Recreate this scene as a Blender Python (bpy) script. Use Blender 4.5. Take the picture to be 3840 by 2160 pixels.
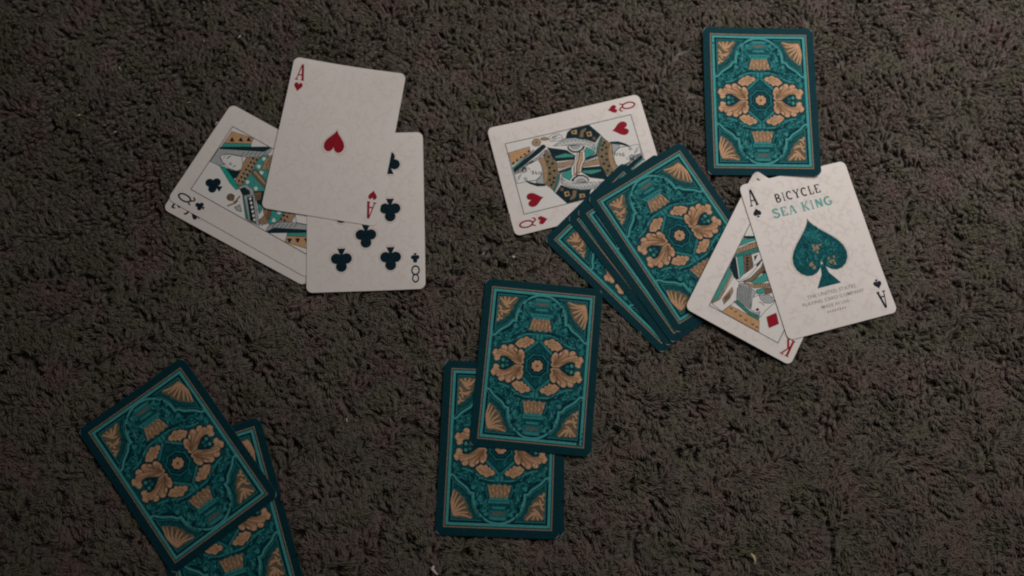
import bpy, bmesh, math, random
import numpy as np
from mathutils import Matrix, Vector

scene = bpy.context.scene
for o in list(bpy.data.objects):
    bpy.data.objects.remove(o)
C = scene.collection
MM = 0.001

# ------------------------------------------------------------------ camera
cam_d = bpy.data.cameras.new('camera')
cam_d.sensor_width = 36.0
cam_d.lens = 36.0 * 3036.45 / 3840.0
cam_d.clip_start = 0.01
cam_d.clip_end = 20.0
cam = bpy.data.objects.new('camera', cam_d)
C.objects.link(cam)
cam.matrix_world = Matrix(((0.99955, 0.0, -0.029994, 0.0),
                           (-0.005544, 0.982771, -0.184742, 0.0),
                           (0.029477, 0.184826, 0.982329, 0.42878),
                           (0, 0, 0, 1)))
scene.camera = cam
cam_d.dof.use_dof = True
cam_d.dof.focus_distance = 0.433
cam_d.dof.aperture_fstop = 4.8

# ------------------------------------------------------------------ light of the dim room
world = bpy.data.worlds.new('World')
scene.world = world
world.use_nodes = True
bg = world.node_tree.nodes['Background']
bg.inputs['Color'].default_value = (1.0, 0.96, 0.93, 1)
bg.inputs['Strength'].default_value = 0.03


def area_lamp(name, loc, target, size, energy, col):
    d = bpy.data.lights.new(name, 'AREA')
    d.shape = 'RECTANGLE'
    d.size, d.size_y = size
    d.energy = energy
    d.spread = math.radians(105)          # spread narrowed so the light falls off away from its aim
    d.color = col
    o = bpy.data.objects.new(name, d)
    C.objects.link(o)
    o.location = loc
    o.rotation_euler = (Vector(target) - Vector(loc)).to_track_quat('-Z', 'Y').to_euler()
    return o


area_lamp('upper_right_light', (0.40, 0.50, 0.50), (0.22, 0.38, 0), (0.56, 0.56), 2.15, (1.0, 0.95, 0.90))  # broad soft light from the upper right, its source unseen
scene.view_settings.view_transform = 'Standard'
scene.view_settings.look = 'None'
scene.view_settings.exposure = 0.0
scene.view_settings.gamma = 1.0
scene.cycles.filter_width = 2.1

# ------------------------------------------------------------------ materials
_mats = {}


def new_mat(name):
    m = bpy.data.materials.new(name)
    m.use_nodes = True
    nt = m.node_tree
    b = nt.nodes['Principled BSDF']
    return m, nt, b


def nd(nt, kind, **kw):
    n = nt.nodes.new(kind)
    for k, v in kw.items():
        setattr(n, k, v)
    return n


def ink(name, col, vary=0.25, scale=900.0, rough=0.6, other=None):
    """printed ink: a base colour broken up by fine noise"""
    m, nt, b = new_mat(name)
    tc = nd(nt, 'ShaderNodeTexCoord')
    nz = nd(nt, 'ShaderNodeTexNoise')
    nz.inputs['Scale'].default_value = scale
    nz.inputs['Detail'].default_value = 3
    nz.inputs['Roughness'].default_value = 0.65
    nt.links.new(tc.outputs['Object'], nz.inputs['Vector'])
    rp = nd(nt, 'ShaderNodeValToRGB')
    lo = other if other else tuple(c * (1 - vary) for c in col)
    hi = col if other else tuple(min(1, c * (1 + vary)) for c in col)
    rp.color_ramp.elements[0].position = 0.36
    rp.color_ramp.elements[1].position = 0.64
    rp.color_ramp.elements[0].color = (*lo, 1)
    rp.color_ramp.elements[1].color = (*hi, 1)
    nt.links.new(nz.outputs['Fac'], rp.inputs['Fac'])
    nt.links.new(rp.outputs['Color'], b.inputs['Base Color'])
    b.inputs['Roughness'].default_value = rough
    b.inputs['Specular IOR Level'].default_value = 0.04
    _mats[name] = m
    return m


ink('dark', (0.010, 0.028, 0.036), 0.3)
ink('deep', (0.0030, 0.0276, 0.0385), 0.25)
ink('border', (0.004, 0.036, 0.047), 0.22, 1400)
ink('field', (0.0090, 0.1086, 0.1198), 0.2, 1100, other=(0.0030, 0.0460, 0.0578))
ink('filigree', (0.0260, 0.2024, 0.2140), 0.2, 1500, other=(0.0070, 0.0828, 0.0942))
ink('band', (0.0600, 0.3036, 0.3049), 0.14)
ink('band_soft', (0.0350, 0.2162, 0.2193), 0.2, 1500)
ink('leaf', (0.490, 0.285, 0.168), 0.2, 1400)
ink('leaf_olive', (0.430, 0.268, 0.168), 0.2, 1500, other=(0.220, 0.150, 0.088))
ink('corner_shade', (0.205, 0.145, 0.090), 0.2, 1700, other=(0.060, 0.078, 0.058))
ink('leaf_line', (0.190, 0.105, 0.058), 0.2)
ink('leaf_hi', (0.600, 0.375, 0.255), 0.12)
ink('pale_line', (0.075, 0.340, 0.320), 0.15)
ink('worn', (0.230, 0.265, 0.265), 0.3)
ink('mauve', (0.130, 0.120, 0.105), 0.25)
ink('tan_line', (0.270, 0.190, 0.130), 0.2)
ink('teal', (0.050, 0.290, 0.250), 0.12)
ink('teal2', (0.035, 0.190, 0.165), 0.15)
ink('teal3', (0.015, 0.330, 0.260), 0.12)
ink('tan', (0.360, 0.235, 0.140), 0.14)
ink('orange', (0.510, 0.300, 0.155), 0.12)
ink('gold', (0.430, 0.270, 0.130), 0.15)
ink('olive', (0.210, 0.155, 0.090), 0.22)
ink('brown', (0.175, 0.105, 0.066), 0.22)
ink('grey', (0.360, 0.380, 0.390), 0.16, 1800)
ink('white', (0.690, 0.668, 0.648), 0.03)
ink('line', (0.060, 0.066, 0.074), 0.2)
ink('frame_line', (0.130, 0.125, 0.125), 0.3)
ink('red', (0.270, 0.012, 0.024), 0.14)
ink('black', (0.016, 0.017, 0.030), 0.25)
ink('club', (0.006, 0.020, 0.030), 0.25)
ink('halo', (0.560, 0.440, 0.370), 0.05)
ink('damask', (0.666, 0.605, 0.574), 0.02)
ink('stock_white', (0.688, 0.638, 0.612), 0.03)
ink('print_grey', (0.230, 0.225, 0.205), 0.15)
ink('text_teal', (0.135, 0.360, 0.330), 0.18)
ink('stock_edge', (0.160, 0.190, 0.190), 0.2)
ink('stock_edge_white', (0.640, 0.590, 0.560), 0.05)


def paper():
    """off-white stock with a faint mirrored damask"""
    m, nt, b = new_mat('paper')
    tc = nd(nt, 'ShaderNodeTexCoord')
    ab = nd(nt, 'ShaderNodeVectorMath', operation='ABSOLUTE')
    nt.links.new(tc.outputs['Object'], ab.inputs[0])
    n1 = nd(nt, 'ShaderNodeTexNoise')
    n1.inputs['Scale'].default_value = 190
    n1.inputs['Detail'].default_value = 1.5
    n1.inputs['Distortion'].default_value = 1.2
    nt.links.new(ab.outputs[0], n1.inputs['Vector'])
    n2 = nd(nt, 'ShaderNodeTexNoise')
    n2.inputs['Scale'].default_value = 1600
    n2.inputs['Detail'].default_value = 2
    nt.links.new(tc.outputs['Object'], n2.inputs['Vector'])
    rp = nd(nt, 'ShaderNodeValToRGB')
    e = rp.color_ramp.elements
    e[0].position, e[0].color = 0.46, (0.695, 0.645, 0.620, 1)
    e[1].position, e[1].color = 0.54, (0.684, 0.630, 0.604, 1)
    nt.links.new(n1.outputs['Fac'], rp.inputs['Fac'])
    mx = nd(nt, 'ShaderNodeMapRange')
    mx.inputs['To Min'].default_value = 0.975
    mx.inputs['To Max'].default_value = 1.025
    nt.links.new(n2.outputs['Fac'], mx.inputs['Value'])
    vm = nd(nt, 'ShaderNodeVectorMath', operation='SCALE')
    nt.links.new(rp.outputs['Color'], vm.inputs[0])
    nt.links.new(mx.outputs[0], vm.inputs['Scale'])
    nt.links.new(vm.outputs[0], b.inputs['Base Color'])
    b.inputs['Roughness'].default_value = 0.5
    b.inputs['Specular IOR Level'].default_value = 0.25
    _mats['paper'] = m


paper()


def carpet_mat():
    m, nt, b = new_mat('carpet_yarn')
    tc = nd(nt, 'ShaderNodeNewGeometry')
    n1 = nd(nt, 'ShaderNodeTexNoise')
    n1.inputs['Scale'].default_value = 46
    n1.inputs['Detail'].default_value = 1.2
    n2 = nd(nt, 'ShaderNodeTexNoise')
    n2.inputs['Scale'].default_value = 900
    n2.inputs['Detail'].default_value = 2
    nt.links.new(tc.outputs['Position'], n1.inputs['Vector'])
    nt.links.new(tc.outputs['Position'], n2.inputs['Vector'])
    at = nd(nt, 'ShaderNodeAttribute', attribute_type='INSTANCER', attribute_name='tint')
    rp = nd(nt, 'ShaderNodeValToRGB')
    e = rp.color_ramp.elements
    e[0].position, e[0].color = 0.30, (0.186, 0.172, 0.124, 1)
    e[1].position, e[1].color = 0.72, (0.232, 0.166, 0.150, 1)
    k = e.new(0.5)
    k.color = (0.200, 0.171, 0.146, 1)
    nt.links.new(n1.outputs['Fac'], rp.inputs['Fac'])
    mr = nd(nt, 'ShaderNodeMapRange')
    mr.inputs['From Min'].default_value = 0
    mr.inputs['From Max'].default_value = 1
    mr.inputs['To Min'].default_value = 0.82
    mr.inputs['To Max'].default_value = 1.18
    nt.links.new(at.outputs['Fac'], mr.inputs['Value'])
    m2 = nd(nt, 'ShaderNodeMapRange')
    m2.inputs['From Min'].default_value = 0.3
    m2.inputs['From Max'].default_value = 0.7
    m2.inputs['To Min'].default_value = 0.86
    m2.inputs['To Max'].default_value = 1.12
    nt.links.new(n2.outputs['Fac'], m2.inputs['Value'])
    mm = nd(nt, 'ShaderNodeMath', operation='MULTIPLY')
    nt.links.new(mr.outputs[0], mm.inputs[0])
    nt.links.new(m2.outputs[0], mm.inputs[1])
    vm = nd(nt, 'ShaderNodeVectorMath', operation='SCALE')
    nt.links.new(rp.outputs['Color'], vm.inputs[0])
    nt.links.new(mm.outputs[0], vm.inputs['Scale'])
    nt.links.new(vm.outputs[0], b.inputs['Base Color'])
    # yarn is a fuzz of fibres: it shades far more softly than a smooth tube
    nm = nd(nt, 'ShaderNodeVectorMath', operation='SCALE')
    nm.inputs['Scale'].default_value = 0.42
    nt.links.new(tc.outputs['Normal'], nm.inputs[0])
    ad = nd(nt, 'ShaderNodeVectorMath', operation='ADD')
    ad.inputs[1].default_value = (0, 0, 0.80)
    nt.links.new(nm.outputs[0], ad.inputs[0])
    no = nd(nt, 'ShaderNodeVectorMath', operation='NORMALIZE')
    nt.links.new(ad.outputs[0], no.inputs[0])
    nt.links.new(no.outputs[0], b.inputs['Normal'])
    b.inputs['Roughness'].default_value = 0.9
    b.inputs['Specular IOR Level'].default_value = 0.1
    tl = nd(nt, 'ShaderNodeBsdfTranslucent')                 # light soaks through the yarn
    nt.links.new(vm.outputs[0], tl.inputs['Color'])
    ms = nd(nt, 'ShaderNodeMixShader')
    ms.inputs['Fac'].default_value = 0.38
    nt.links.new(b.outputs[0], ms.inputs[1])
    nt.links.new(tl.outputs[0], ms.inputs[2])
    nt.links.new(ms.outputs[0], nt.nodes['Material Output'].inputs['Surface'])
    b.inputs['Sheen Weight'].default_value = 0.0
    b.inputs['Sheen Roughness'].default_value = 0.5
    _mats['carpet_yarn'] = m
    m, nt, b = new_mat('carpet_backing')
    n1 = nd(nt, 'ShaderNodeTexNoise')
    n1.inputs['Scale'].default_value = 400
    rp = nd(nt, 'ShaderNodeValToRGB')
    rp.color_ramp.elements[0].color = (0.110, 0.096, 0.083, 1)
    rp.color_ramp.elements[1].color = (0.160, 0.140, 0.122, 1)
    nt.links.new(n1.outputs['Fac'], rp.inputs['Fac'])
    nt.links.new(rp.outputs['Color'], b.inputs['Base Color'])
    b.inputs['Roughness'].default_value = 1.0
    _mats['carpet_backing'] = m


carpet_mat()

# ------------------------------------------------------------------ where the cards lie (mm): x, y, turn, height, slope x, slope y
CARDS = {
    'three_spades': (-121.7, 130.7, 61.3, 0.0, 0, 0),
    'queen_clubs': (-119.4, 135.3, 60.5, 0.31, 0, 0),
    'eight_clubs': (-66.38, 123.24, 1.88, 0.71, 0, 0),
    'ace_hearts': (-84.28, 163.36, -9.42, 1.18, -0.002, 0.0025),
    'queen_hearts': (50.35, 151.09, 104.27, -0.5, 0, 0),
    'fan1': (84.26, 98.41, 44.77, -0.05, 0, 0),
    'fan2': (95.14, 102.73, 36.42, 0.37, 0, 0),
    'fan3': (99.62, 104.44, 34.44, 0.79, 0, 0),
    'fan4': (104.93, 109.63, 31.78, 1.21, 0, 0),
    'king': (154.75, 92.46, -28.98, 1.66, -0.035, -0.005),
    'ace_spades': (180.51, 102.48, 14.31, 1.22, -0.037, -0.006),
    'backtr': (154.75, 188.51, -1.03, 1.52, 0.034, -0.004),
    'mid_low2': (8.08, -3.85, -1.0, 0, 0, 0),
    'mid_low': (6.87, -4.01, -2.61, 0.42, 0, 0),
    'mid_up': (26.14, 38.52, -5.64, 0.86, 0, 0),
    'left_low': (-134.7, -39.14, 17.96, 0, 0, 0),
    'left_up': (-158.22, -10.61, 36.85, 0.45, 0.002, 0),
}
CURL = {'king': [(-31.75, 44.45, 11.0, 2.1)], 'ace_spades': [(-22, 46, 17, 0.4), (31.75, -44.45, 34, 1.3)],
        'ace_hearts': [(31.75, 44.45, 42, 2.2), (-31.75, 44.45, 34, 1.0)], 'queen_hearts': [(31.75, 44.45, 40, 1.8)],
        'eight_clubs': [(31.75, -44.45, 34, 1.4)], 'backtr': [(-31.75, 44.45, 40, 1.6)], 'left_up': [(-31.75, 44.45, 40, 0.7), (31.75, 44.45, 30, 0.8)],
        'mid_up': [(31.75, -44.45, 32, 1.8)], 'three_spades': []}
W, H, RAD, THICK = 63.5, 88.9, 3.3, 0.24


def card_z(n, X, Y):
    x, y, d, z, gx, gy = CARDS[n]
    return z + gx * (X - x) + gy * (Y - y)


# ------------------------------------------------------------------ carpet
me = bpy.data.meshes.new('carpet')
ext = (-0.34, 0.385, -0.125, 0.315)
me.from_pydata([(ext[0], ext[2], -0.0044), (ext[1], ext[2], -0.0044), (ext[1], ext[3], -0.0044), (ext[0], ext[3], -0.0044)], [], [(0, 1, 2, 3)])
me.materials.append(_mats['carpet_backing'])
carpet = bpy.data.objects.new('carpet', me)
C.objects.link(carpet)
carpet['kind'] = 'structure'
carpet['label'] = 'dark brown twisted pile carpet that all the cards lie on'
carpet['category'] = 'carpet'


def make_pile():
    rng = np.random.default_rng(7)
    V, F, PR = [], [], []

    def tube(path, rad, sides, pid):
        base = len(V)
        n = len(path)
        for i, p in enumerate(path):
            a = path[max(i - 1, 0)]
            c = path[min(i + 1, n - 1)]
            t = c - a
            t = t / (np.linalg.norm(t) + 1e-9)
            u = np.cross(t, [0.31, 0.87, 0.38])
            u /= np.linalg.norm(u)
            w = np.cross(t, u)
            for k in range(sides):
                q = 2 * math.pi * k / sides
                V.append(p + rad[i] * (math.cos(q) * u + math.sin(q) * w))
                PR.append(pid)
        for i in range(n - 1):
            for k in range(sides):
                k2 = (k + 1) % sides
                F.append((base + i * sides + k, base + i * sides + k2, base + (i + 1) * sides + k2, base + (i + 1) * sides + k))
        F.append(tuple(base + (n - 1) * sides + k for k in range(sides)))

    NP = 12
    tips = []
    for pid in range(NP):
        # the spine of one tuft: rises, then bends over and wanders
        n = 12
        L = rng.uniform(10.5, 12.5)
        ang = 0.12
        bend = 0.40 + 1.0 * pid / (NP - 1) + rng.uniform(-0.1, 0.1)
        yaw = 0.0
        p = np.zeros(3)
        sp = [p.copy()]
        drift = rng.uniform(-0.9, 0.9)
        for i in range(n):
            f = (i + 1) / n
            ang = 0.12 + (bend + 0.25) * f ** 1.25
            yaw += drift / n + rng.normal(0, 0.10)
            d = np.array([math.sin(ang) * math.cos(yaw), math.sin(ang) * math.sin(yaw), math.cos(ang)])
            p = p + d * L / n
            sp.append(p.copy())
        sp = np.array(sp)
        sp[:, 2] *= 8.6 / sp[:, 2].max()
        tips.append(sp)
        ph0 = rng.uniform(0, 6.28)
        R0 = rng.uniform(0.42, 0.54)
        for s in range(3):
            path = []
            rad = []
            for i in range(n + 1):
                f = i / n
                t = sp[min(i + 1, n)] - sp[max(i - 1, 0)]
                t = t / np.linalg.norm(t)
                u = np.cross(t, [0, 1, 0.2])
                u /= np.linalg.norm(u)
                w = np.cross(t, u)
                q = ph0 + s * 2.094 + f * 9.0
                splay = 1 + 0.9 * max(0, f - 0.72) / 0.28
                path.append(sp[i] + R0 * splay * (math.cos(q) * u + math.sin(q) * w))
                rad.append((0.50 if f < 0.85 else 0.50 - 0.30 * (f - 0.85) / 0.15))
            tube(path, rad, 5, pid)
        for s in range(26):                       # loose fibres standing off the yarn
            i = int(rng.integers(5, n + 1))
            d = rng.normal(0, 1, 3)
            d[2] = d[2] * 0.25 - 0.15
            d /= np.linalg.norm(d)
            l = rng.uniform(0.9, 2.4)
            mid = sp[i] + d * l * 0.6 + rng.normal(0, 0.2, 3) * [1, 1, .3]
            tube([sp[i], mid, sp[i] + d * l + rng.normal(0, 0.35, 3) * [1, 1, .2]], [0.10, 0.085, 0.05], 3, pid)
    V = np.array(V) * MM
    # planting points
    step = 1.68
    xs = np.arange(ext[0] * 1000, ext[1] * 1000, step)
    ys = np.arange(ext[2] * 1000, ext[3] * 1000, step)
    X, Y = np.meshgrid(xs, ys)
    X = (X + rng.uniform(-.5, .5, X.shape) * step * 1.2).ravel()
    Y = (Y + rng.uniform(-.5, .5, Y.shape) * step * 1.2).ravel()

    def smooth(scale, seed):
        r = np.random.default_rng(seed)
        out = np.zeros_like(X)
        for _ in range(14):
            k = r.normal(0, 1, 2) / scale
            out += np.sin(X * k[0] + Y * k[1] + r.uniform(0, 6.28))
        return out / 2.65
    N = len(X)
    matted = np.clip((Y + 10) / 210 + 0.22 * smooth(40, 8), 0, 1)      # the pile is more trodden down farther up the floor
    yaw = 2.2 * smooth(13, 1) + 1.2 * smooth(6, 2) + rng.normal(0, 0.62, N)
    hgt = 9.25 + (1.35 - 1.15 * matted) * (0.42 * smooth(11, 3) + 0.32 * smooth(5, 4)) + rng.normal(0, 0.26, N) * (1.15 - 0.65 * matted)
    wid = rng.uniform(0.92, 1.22, N) - 0.26 * matted
    var = np.clip(np.round(rng.normal(8.6 - 5.4 * matted, 2.0, N)), 0, NP - 1).astype(int)
    # how high each tuft may stand: the cards press the pile down
    cap = np.full(N, 10.4)
    over = np.full(N, -1.0)
    luck = rng.uniform(0, 1, N)
    tuft_reach = []
    for pid in range(NP):
        tuft_reach.append(tips[pid][[0, 5, 8, 10, 12], :2])
    TR = np.array(tuft_reach)
    cy, sy = np.cos(yaw), np.sin(yaw)
    for n, (x, y, d, z, gx, gy) in CARDS.items():
        t = math.radians(d)
        base_in = np.zeros(N, dtype=bool)
        deep = np.full(N, -99.0)
        lim_c = np.full(N, 10.4)
        top_c = np.full(N, -1.0)
        for k in range(TR.shape[1]):
            lx = TR[var, k, 0] * wid
            ly = TR[var, k, 1] * wid
            px = X + lx * cy - ly * sy
            py = Y + lx * sy + ly * cy
            a = (px - x) * math.cos(t) + (py - y) * math.sin(t)
            b = -(px - x) * math.sin(t) + (py - y) * math.cos(t)
            dep = np.minimum(W / 2 - np.abs(a), H / 2 - np.abs(b))
            ins = dep > -0.7
            if k < 3:
                base_in |= ins
            deep = np.maximum(deep, dep)
            zc = z + gx * (px - x) + gy * (py - y)
            lim_c = np.where(ins, np.minimum(lim_c, 9.8 + zc - 1.3), lim_c)
            top_c = np.where(ins, np.maximum(top_c, 9.8 + zc + 1.0), top_c)
        lap = (~base_in) & (deep > -0.7) & (deep < 0.7) & (luck < 0.16) & (z < 0.3) & (n[:3] in ('fan', 'mid', 'lef'))
        cap = np.where(lap, cap, np.minimum(cap, lim_c))
        over = np.where(lap, np.maximum(over, top_c), over)
    top = np.minimum(np.maximum(hgt, over), np.maximum(cap, 2.5))
    zs = top / 8.6
    tint = np.clip(rng.normal(0.5, 0.24, N) + 0.10 * smooth(9, 5), 0, 1)
    P = np.stack([X, Y, np.full(N, -9.8)], 1) * MM
    nv = len(V)
    verts = np.concatenate([V, P]).astype(np.float32)
    me = bpy.data.meshes.new('carpet_pile')
    me.vertices.add(len(verts))
    me.vertices.foreach_set('co', verts.ravel())
    loops = np.array([i for f in F for i in f], dtype=np.int32)
    sizes = np.array([len(f) for f in F], dtype=np.int32)
    starts = np.concatenate([[0], np.cumsum(sizes)[:-1]]).astype(np.int32)
    me.loops.add(len(loops))
    me.loops.foreach_set('vertex_index', loops)
    me.polygons.add(len(F))
    me.polygons.foreach_set('loop_start', starts)
    me.polygons.foreach_set('use_smooth', np.ones(len(F), dtype=bool))
    me.update(calc_edges=True)

    def attr(name, typ, arr, key):
        at = me.attributes.new(name, typ, 'POINT')
        at.data.foreach_set(key, np.ascontiguousarray(arr).ravel())
    attr('proto', 'INT', np.concatenate([np.array(PR), np.full(N, -1)]).astype(np.int32), 'value')
    z1 = np.zeros(nv)
    attr('variant', 'INT', np.concatenate([z1, var]).astype(np.int32), 'value')
    attr('tint', 'FLOAT', np.concatenate([z1, tint]).astype(np.float32), 'value')
    rot = np.zeros((nv + N, 3), dtype=np.float32)
    rot[nv:, 2] = yaw
    attr('rot', 'FLOAT_VECTOR', rot, 'vector')
    scl = np.ones((nv + N, 3), dtype=np.float32)
    scl[nv:, 0] = wid
    scl[nv:, 1] = wid
    scl[nv:, 2] = zs
    attr('scl', 'FLOAT_VECTOR', scl, 'vector')
    me.materials.append(_mats['carpet_yarn'])
    ob = bpy.data.objects.new('carpet_pile', me)
    C.objects.link(ob)
    ob['kind'] = 'stuff'
    ob['label'] = 'dark brown twisted yarn pile of the carpet'
    ob['category'] = 'carpet pile'
    g = bpy.data.node_groups.new('pile', 'GeometryNodeTree')
    g.interface.new_socket('Geometry', in_out='INPUT', socket_type='NodeSocketGeometry')
    g.interface.new_socket('Geometry', in_out='OUTPUT', socket_type='NodeSocketGeometry')
    gi = g.nodes.new('NodeGroupInput')
    go = g.nodes.new('NodeGroupOutput')

    def named(nm, typ):
        n = g.nodes.new('GeometryNodeInputNamedAttribute')
        n.data_type = typ
        n.inputs['Name'].default_value = nm
        return next(s for s in n.outputs if s.enabled and s.name == 'Attribute')
    cmpn = g.nodes.new('FunctionNodeCompare')
    cmpn.data_type = 'INT'
    cmpn.operation = 'GREATER_EQUAL'
    ci = [s for s in cmpn.inputs if s.enabled and s.type == 'INT']
    g.links.new(named('proto', 'INT'), ci[0])
    ci[1].default_value = 0
    sep = g.nodes.new('GeometryNodeSeparateGeometry')
    sep.domain = 'POINT'
    g.links.new(gi.outputs[0], sep.inputs['Geometry'])
    g.links.new(cmpn.outputs[0], sep.inputs['Selection'])
    spl = g.nodes.new('GeometryNodeSplitToInstances')
    spl.domain = 'POINT'
    g.links.new(sep.outputs['Selection'], spl.inputs['Geometry'])
    g.links.new(named('proto', 'INT'), spl.inputs['Group ID'])
    iop = g.nodes.new('GeometryNodeInstanceOnPoints')
    g.links.new(sep.outputs['Inverted'], iop.inputs['Points'])
    g.links.new(spl.outputs['Instances'], iop.inputs['Instance'])
    iop.inputs['Pick Instance'].default_value = True
    g.links.new(named('variant', 'INT'), iop.inputs['Instance Index'])
    g.links.new(named('rot', 'FLOAT_VECTOR'), iop.inputs['Rotation'])
    g.links.new(named('scl', 'FLOAT_VECTOR'), iop.inputs['Scale'])
    g.links.new(iop.outputs['Instances'], go.inputs[0])
    md = ob.modifiers.new('pile', 'NODES')
    md.node_group = g
    return ob


make_pile()

# ------------------------------------------------------------------ flat shapes, in mm on the card
# an item of print is (part, colour, [polygons]) ; all its polygons share one layer of ink


def stroke(pts, w, closed=False):
    pts = [Vector(p) for p in pts]
    n = len(pts)
    L, Rr = [], []
    for i in range(n):
        a = pts[(i - 1) % n] if (closed or i > 0) else pts[i]
        c = pts[(i + 1) % n] if (closed or i < n - 1) else pts[i]
        d1 = (pts[i] - a)
        d2 = (c - pts[i])
        d1 = d1.normalized() if d1.length > 1e-6 else d2.normalized()
        d2 = d2.normalized() if d2.length > 1e-6 else d1
        m = (d1 + d2)
        m = m.normalized() if m.length > 1e-6 else d1
        nrm = Vector((-m.y, m.x))
        k = 1.0 / max(0.5, abs(nrm.dot(Vector((-d1.y, d1.x)))))
        ww = w[i] if isinstance(w, (list, tuple)) else w
        L.append(pts[i] + nrm * ww * 0.5 * k)
        Rr.append(pts[i] - nrm * ww * 0.5 * k)
    out = []
    for i in range(n if closed else n - 1):
        j = (i + 1) % n
        out.append([tuple(L[i]), tuple(Rr[i]), tuple(Rr[j]), tuple(L[j])])
    return out


def curve(pts, k=5):
    """Catmull-Rom through the points"""
    P = [Vector(p) for p in pts]
    P = [P[0] * 2 - P[1]] + P + [P[-1] * 2 - P[-2]]
    out = []
    for i in range(1, len(P) - 2):
        for s in range(k):
            t = s / k
            a, b, c, d = P[i - 1], P[i], P[i + 1], P[i + 2]
            out.append(tuple(0.5 * ((2 * b) + (c - a) * t + (2 * a - 5 * b + 4 * c - d) * t * t + (3 * b - a - 3 * c + d) * t ** 3)))
    out.append(tuple(P[-2]))
    return out


def disc(cx, cy, rx, ry=None, n=18):
    ry = rx if ry is None else ry
    return [(cx + rx * math.cos(6.2832 * i / n), cy + ry * math.sin(6.2832 * i / n)) for i in range(n)]


def ring(cx, cy, rx, ry, w, n=24):
    return stroke(disc(cx, cy, rx, ry, n), w, True)


def rect_ring(hx, hy, w):
    a, b = (hx, hy), (hx - w, hy - w)
    o = [(-a[0], a[1]), (a[0], a[1]), (a[0], -a[1]), (-a[0], -a[1])]
    i = [(-b[0], b[1]), (b[0], b[1]), (b[0], -b[1]), (-b[0], -b[1])]
    return [[o[k], o[(k + 1) % 4], i[(k + 1) % 4], i[k]] for k in range(4)]


def tf(polys, cx=0, cy=0, s=1.0, rot=0, fx=1, fy=1):
    c, sn = math.cos(rot), math.sin(rot)
    out = []
    for p in polys:
        q = [((x * fx * s) * c - (y * fy * s) * sn + cx, (x * fx * s) * sn + (y * fy * s) * c + cy) for x, y in p]
        out.append(q)
    return out


def clip(poly, hx, hy):
    def cut(pts, ax, lim, sgn):
        out = []
        for i in range(len(pts)):
            a, b = pts[i - 1], pts[i]
            ina, inb = sgn * a[ax] <= lim, sgn * b[ax] <= lim
            if ina != inb:
                t = (sgn * lim - a[ax]) / (b[ax] - a[ax])
                out.append((a[0] + (b[0] - a[0]) * t, a[1] + (b[1] - a[1]) * t))
            if inb:
                out.append(b)
        return out
    for ax, lim in ((0, hx), (1, hy)):
        for sgn in (1, -1):
            poly = cut(poly, ax, lim, sgn)
            if len(poly) < 3:
                return None
    return poly


def heart(w, h):
    pts = []
    for i in range(36):
        t = 6.2832 * i / 36
        x = 16 * math.sin(t) ** 3
        y = 13 * math.cos(t) - 5 * math.cos(2 * t) - 2 * math.cos(3 * t) - math.cos(4 * t)
        pts.append((x / 32 * w, (y + 2.5) / 29 * h))
    return pts


def suit(kind, cx, cy, w, h, rot=0):
    """list of polygon groups, one group per layer"""
    if kind == 'heart':
        g = [[heart(w, h)]]
    elif kind == 'diamond':
        g = [[[(0, h / 2), (w * .26, h * .25), (w / 2, 0), (w * .26, -h * .25), (0, -h / 2), (-w * .26, -h * .25), (-w / 2, 0), (-w * .26, h * .25)]]]
    elif kind == 'spade':
        b = [(x, -y + 0.10 * h) for x, y in heart(w, h * 0.82)]
        st = [(-w * .04, -h * .18), (-w * .07, -h * .32), (-w * .22, -h * .5), (w * .22, -h * .5), (w * .07, -h * .32), (w * .04, -h * .18)]
        g = [[b], [st]]
    else:
        r = w * 0.262
        g = [[disc(0, h * .5 - r, r)], [disc(-w * .5 + r, -h * .07, r)], [disc(w * .5 - r, -h * .07, r)],
             [[(-w * .09, h * .2), (w * .09, h * .2), (w * .16, -h * .06), (-w * .16, -h * .06)]],
             [[(-w * .05, -h * .05), (-w * .07, -h * .25), (-w * .2, -h * .5), (w * .2, -h * .5), (w * .07, -h * .25), (w * .05, -h * .05)]]]
    return [tf(x, cx, cy, 1, rot) for x in g]


# ---- a small slab-serif stroke alphabet in a 1 x 1.5 box (x 0..1, y 0..1.5)
def arc(cx, cy, rx, ry, a0, a1, n=10):
    return [(cx + rx * math.cos(math.radians(a0 + (a1 - a0) * i / n)), cy + ry * math.sin(math.radians(a0 + (a1 - a0) * i / n))) for i in range(n + 1)]


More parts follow.
